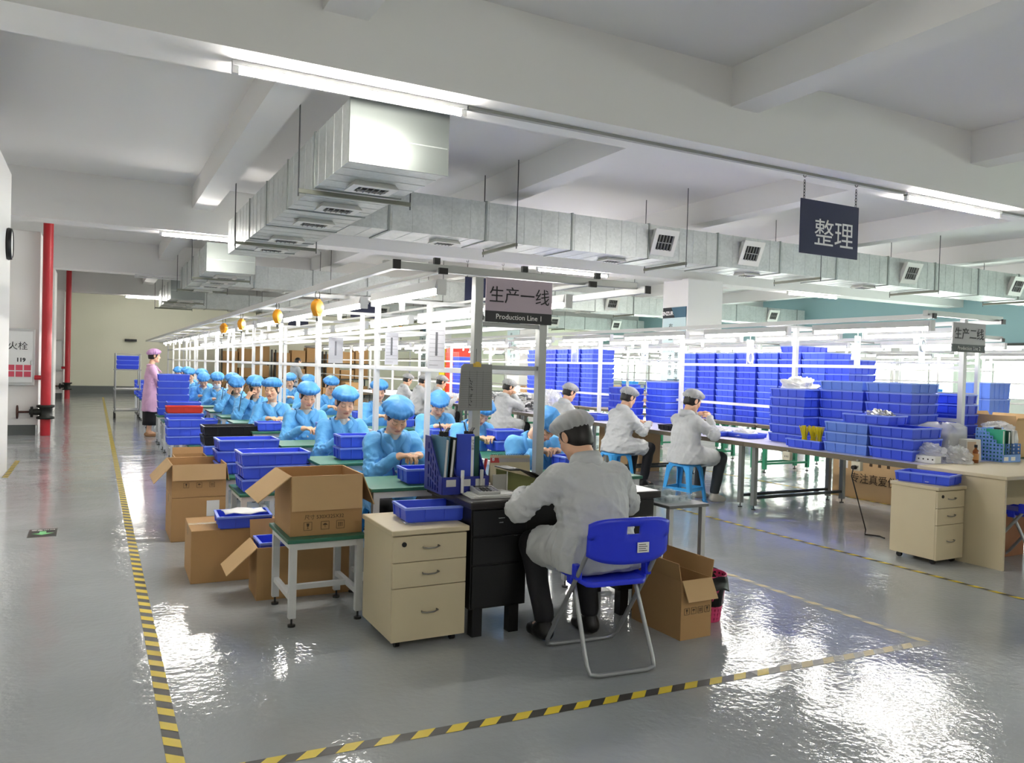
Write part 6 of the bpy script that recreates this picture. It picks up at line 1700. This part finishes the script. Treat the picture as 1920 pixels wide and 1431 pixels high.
# (x, y, seat, lean, head pitch, head yaw, hands, extras, label)
rowA = [
    (1.94, 5.62, .462, .22, .72, .12, (-.12, .36, .86), (.06, .38, .86), dict(lanyard=True, seed=2), 'woman in blue smock and cap, nearest the navy folder rack, holding a white part'),
    (1.93, 6.88, .46, .12, .42, .05, (-.12, .36, .86), (.1, .36, .86), dict(seed=3), 'woman in blue smock, second from the front, working over two small trays'),
    (1.93, 8.25, .46, .12, .45, .0, (-.12, .34, .84), (.1, .34, .84), dict(seed=4), 'woman in blue smock, third from the front, looking down under a dark fringe'),
    (1.88, 9.7, .45, .1, .15, .55, (-.1, .34, .84), (.12, .34, .84), dict(seed=5, mouth=.007), 'woman in blue smock turned aside with her mouth open, fourth from the front'),
    (1.86, 10.82, .47, .12, .5, .1, (-.14, .34, .84), (.12, .25, 1.0), dict(seed=6, fem=False, hold='up'), 'man in blue smock, fifth from the front, holding up a black tool'),
    (1.8, 12.0, .462, .2, .7, .1, (-.12, .36, .84), (.12, .24, 1.02), dict(seed=7, hold='up'), 'bent woman in blue smock, sixth from the front, holding a black tool'),
    (1.93, 13.2, .46, .08, .5, .1, (-.1, .34, .84), (.1, .34, .84), dict(seed=8), 'woman in blue smock, seventh from the front, head tilted down'),
    (1.86, 14.4, .46, .15, .55, .15, (-.1, .34, .84), (.1, .34, .84), dict(seed=9, mask=True), 'woman in blue smock wearing a white face mask'),
    (1.77, 15.6, .46, .25, .75, .1, (-.1, .34, .84), (.1, .34, .84), dict(seed=10), 'bent woman in blue smock just behind the one in a face mask'),
    (1.88, 16.8, .47, .1, .4, .2, (-.1, .34, .84), (.1, .34, .84), dict(seed=11), 'woman in blue smock beside the tall tray stack, tenth from the front'),
    (1.8, 18.0, .47, .12, .5, .3, (-.1, .34, .84), (.1, .34, .84), dict(seed=12), 'woman in blue smock, eleventh from the front'),
    (1.85, 19.2, .48, .1, .4, .3, (-.1, .34, .84), (.1, .34, .84), dict(seed=13), 'woman in blue smock, twelfth from the front'),
    (1.78, 20.4, .48, .15, .5, .3, (-.1, .34, .84), (.1, .34, .84), dict(seed=14), 'woman in blue smock, farthest back on the aisle side'),
]
for i, (x, y, seat, lean, hp, hy, lh, rh, kw, lab) in enumerate(rowA):
    t, J = person((x, y), S_, lab, 'b', seat, lean, 0, (hp, hy, 0), lh, rh, .75, fine=.0042 if i < 4 else (.005 if i < 7 else .0075), group='line one workers on the aisle side', **kw)
    make_stool(x, y + .0, 0, 'blue plastic stool under the %s worker on the aisle side of line one' % w[i], seat)
    if kw.get('hold') == 'up':
        p = hand_point(t, 1)
        tl = thing('inspection_tool', ('black corded tool in the hand of the man in blue', 'black corded tool held by the bent woman in blue')[i - 4], 'hand tool', (0, 0, 0), 0, 'black corded tools')
        MB().cyl(p + Vector((0, 0, -.075)), p + Vector((0, 0, .07)), .017, 12).cyl(p + Vector((0, 0, .07)), p + Vector((0, 0, .085)), .021, 12).obj('handle', BLACKP, tl)
        MB().tube([p + Vector((0, 0, .085)), p + Vector((-.03, -.02, .125)), p + Vector((-.08, -.03, .11)), p + Vector((-.13, -.04, .0)), p + Vector((-.15, -.05, -.15)), p + Vector((-.16, -.05, -.22))], .0045, 6).obj('cord', BLACKP, tl)
    if i == 0:
        p = (hand_point(t, 1) + hand_point(t, -1)) / 2
        tag(MB().box((-.022, -.004, -.02), (.022, .004, .045), 0, Euler((.2, .15, .2)).to_matrix(), p).obj('white_part', PAPER, None, .004), 'small white plastic part in the hands of the nearest woman in blue', 'part')
rowB = [
    (3.09, 5.62, .45, .42, .95, -.1, dict(seed=21, fem=False), 'blue smocked worker bent low behind the man in white'),
    (3.09, 6.72, .45, .3, .8, -.1, dict(seed=22), 'blue smocked worker behind the clipboard post'),
    (3.28, 8.1, .45, .32, .85, .25, dict(seed=23), 'woman in blue with bowed cap beside the white post'),
    (3.2, 9.75, .46, .1, .4, .2, dict(seed=24), 'worker in blue half hidden by the second white post'),
    (3.12, 11.8, .46, .1, .45, .0, dict(seed=25, fem=False, glasses=True), 'man in blue smock with black glasses on the inner side'),
    (3.15, 13.3, .46, .15, .5, .2, dict(seed=26), 'worker in blue behind the man with glasses'),
    (3.2, 14.9, .46, .15, .5, .3, dict(seed=27), 'worker in blue farther back on the inner side, showing only a cap'),
]
for i, (x, y, seat, lean, hp, hy, kw, lab) in enumerate(rowB):
    person((x, y), S_, lab, 'b', seat, lean, 0, (hp, hy, 0), (-.12, .36, .86), (.1, .36, .86), .8, fine=.0055 if i < 4 else .0075, group='line one workers on the inner side', **kw)
    make_stool(x, y, 0, 'blue plastic stool under the %s worker on the inner side of line one' % w[i], seat)
# man in white at the black desk, back to the viewer
person((2.36, 3.43), 0, 'man in white coverall and cap writing at the black desk, back turned', 'w', .457, .3, 0, (.55, -.18, 0), (-.24, .42, .80), (.2, .42, .80), .6, fem=False, fine=.0042, seed=40, hood=True, hair='low', knees=(.17, .3), elbow=(.72, -.32, -.5))
# women on stools at line two
for i, (x, y, lean, hp, hy, lh, rh, kw, lab) in enumerate((
    (6.02, 7.1, .06, .35, .1, (-.08, .28, 1.02), (.12, .26, 1.0), dict(seed=50, trousers=TROUG, shoes=SHOEW), 'woman in white coverall on the nearest blue stool at line two'),
    (5.9, 8.28, .2, .4, .0, (-.1, .45, .84), (.1, .45, .84), dict(seed=51), 'woman in white coverall leaning to the bench on the second blue stool'),
    (6.05, 9.95, .2, .4, .0, (-.1, .4, .84), (.1, .4, .84), dict(seed=52), 'woman in white coverall at line two, just left of the white post'))):
    person((x, y), PI / 2, lab, 'w', .46, lean, 0, (hp, hy, 0), lh, rh, .7, fine=.005, group='women in white at line two', hood=True, **kw)
    make_stool(x + (.0 if i else .02), y, .0 if i else .35, ('blue plastic stool nearest the tape, under the woman at line two', 'second blue plastic stool at line two', 'third blue plastic stool at line two')[i], .46)
for i, (y, lean, lab) in enumerate(((11.75, .15, 'worker in white partly hidden by the clipboard, raising hands to the face'), (14.6, .1, 'worker in white in front of the far red stack'), (15.7, .2, 'worker in white, middle of the far three at line two'), (16.6, .15, 'worker in white, farthest back at line two'))):
    person((6.0, y), PI / 2, lab, 'w', .47, lean, 0, (.4, 0, 0), (-.1, .4, .86) if i else (-.05, .22, 1.08), (.1, .4, .86) if i else (.06, .22, 1.06), .7, fine=.0075, group='far workers in white at line two', seed=60 + i, hood=True)
    make_stool(6.0, y, 0, 'blue plastic stool under a far worker in white, %s from the front' % w[i], .46)
# standing woman in pink, photographer
t, J = person((.95, 16.6), PI / 2 - .05, 'standing woman in pink smock, pink cap and dark skirt, in the aisle', 'p', stand=True, lean=.03, head=(.05, 0, 0), lh=(-.08, .26, 1.1), rh=(.12, .26, .86), curl=.5, fine=.006, seed=70, legs=False, shoes=SHOET, hold='tray', eyes_closed=False)
sk = [[(.165 * s * math.sin(a), .01 + .14 * s * math.cos(a), z) for a in np.linspace(0, 2 * PI, 33)[:-1]] for z, s in ((.62, 1.0), (.5, 1.02), (.32, 1.0), (.22, 1.0), (.225, .9), (.6, .9))]
MB().grid(sk, closed=True).obj('skirt', TROU, t)
sh_ = MB()
for q in (-1, 1):
    sh_.grid([[(q * .09 + .042 * r_ * math.sin(a), .03 + .12 * r_ * math.cos(a), z) for a in np.linspace(0, 2 * PI, 19)[:-1]] for z, r_ in ((.006, .9), (.012, 1), (.05, .98), (.07, .75), (.075, .3))], closed=True)
sh_.obj('shoes', SHOET, t)
tray(.28, .21, .095, BLUED, 1.28, 16.62, .84, 'small blue tray held at her side by the woman in pink', PI / 2)
tag(MB().box((1.17, 16.55, 1.13), (1.36, 16.76, 1.137)).obj('paper_sheets', PAPER), 'white sheet held out in front by the woman in pink', 'paper')
t, J = person((5.25, 24.0), PI / 2 - .3, 'photographer in grey shirt behind the line, holding a black camera', 'g', stand=True, lean=.2, head=(.3, 0, 0), lh=(-.04, .38, 1.12), rh=(.1, .36, 1.12), curl=.9, fine=.0075, seed=80, fem=False, cap=False, hold='cam', trousers=mat('blue_jeans', '#3a465c', .8))
cp_ = (hand_point(t, 1) + hand_point(t, -1)) / 2
cm = thing('camera_rig', 'black camera in the hands of the photographer', 'camera', cp_, -(PI / 2 - .3))
MB().box((-.07, -.04, -.05), (.07, .05, .05)).box((-.03, -.03, .05), (.03, .03, .075)).obj('camera_body', BLACKP, cm, .006)
MB().cyl((0, .05, 0), (0, .17, 0), .04, 16).cyl((0, .15, 0), (0, .19, 0), .046, 16).obj('lens', DARKST, cm)
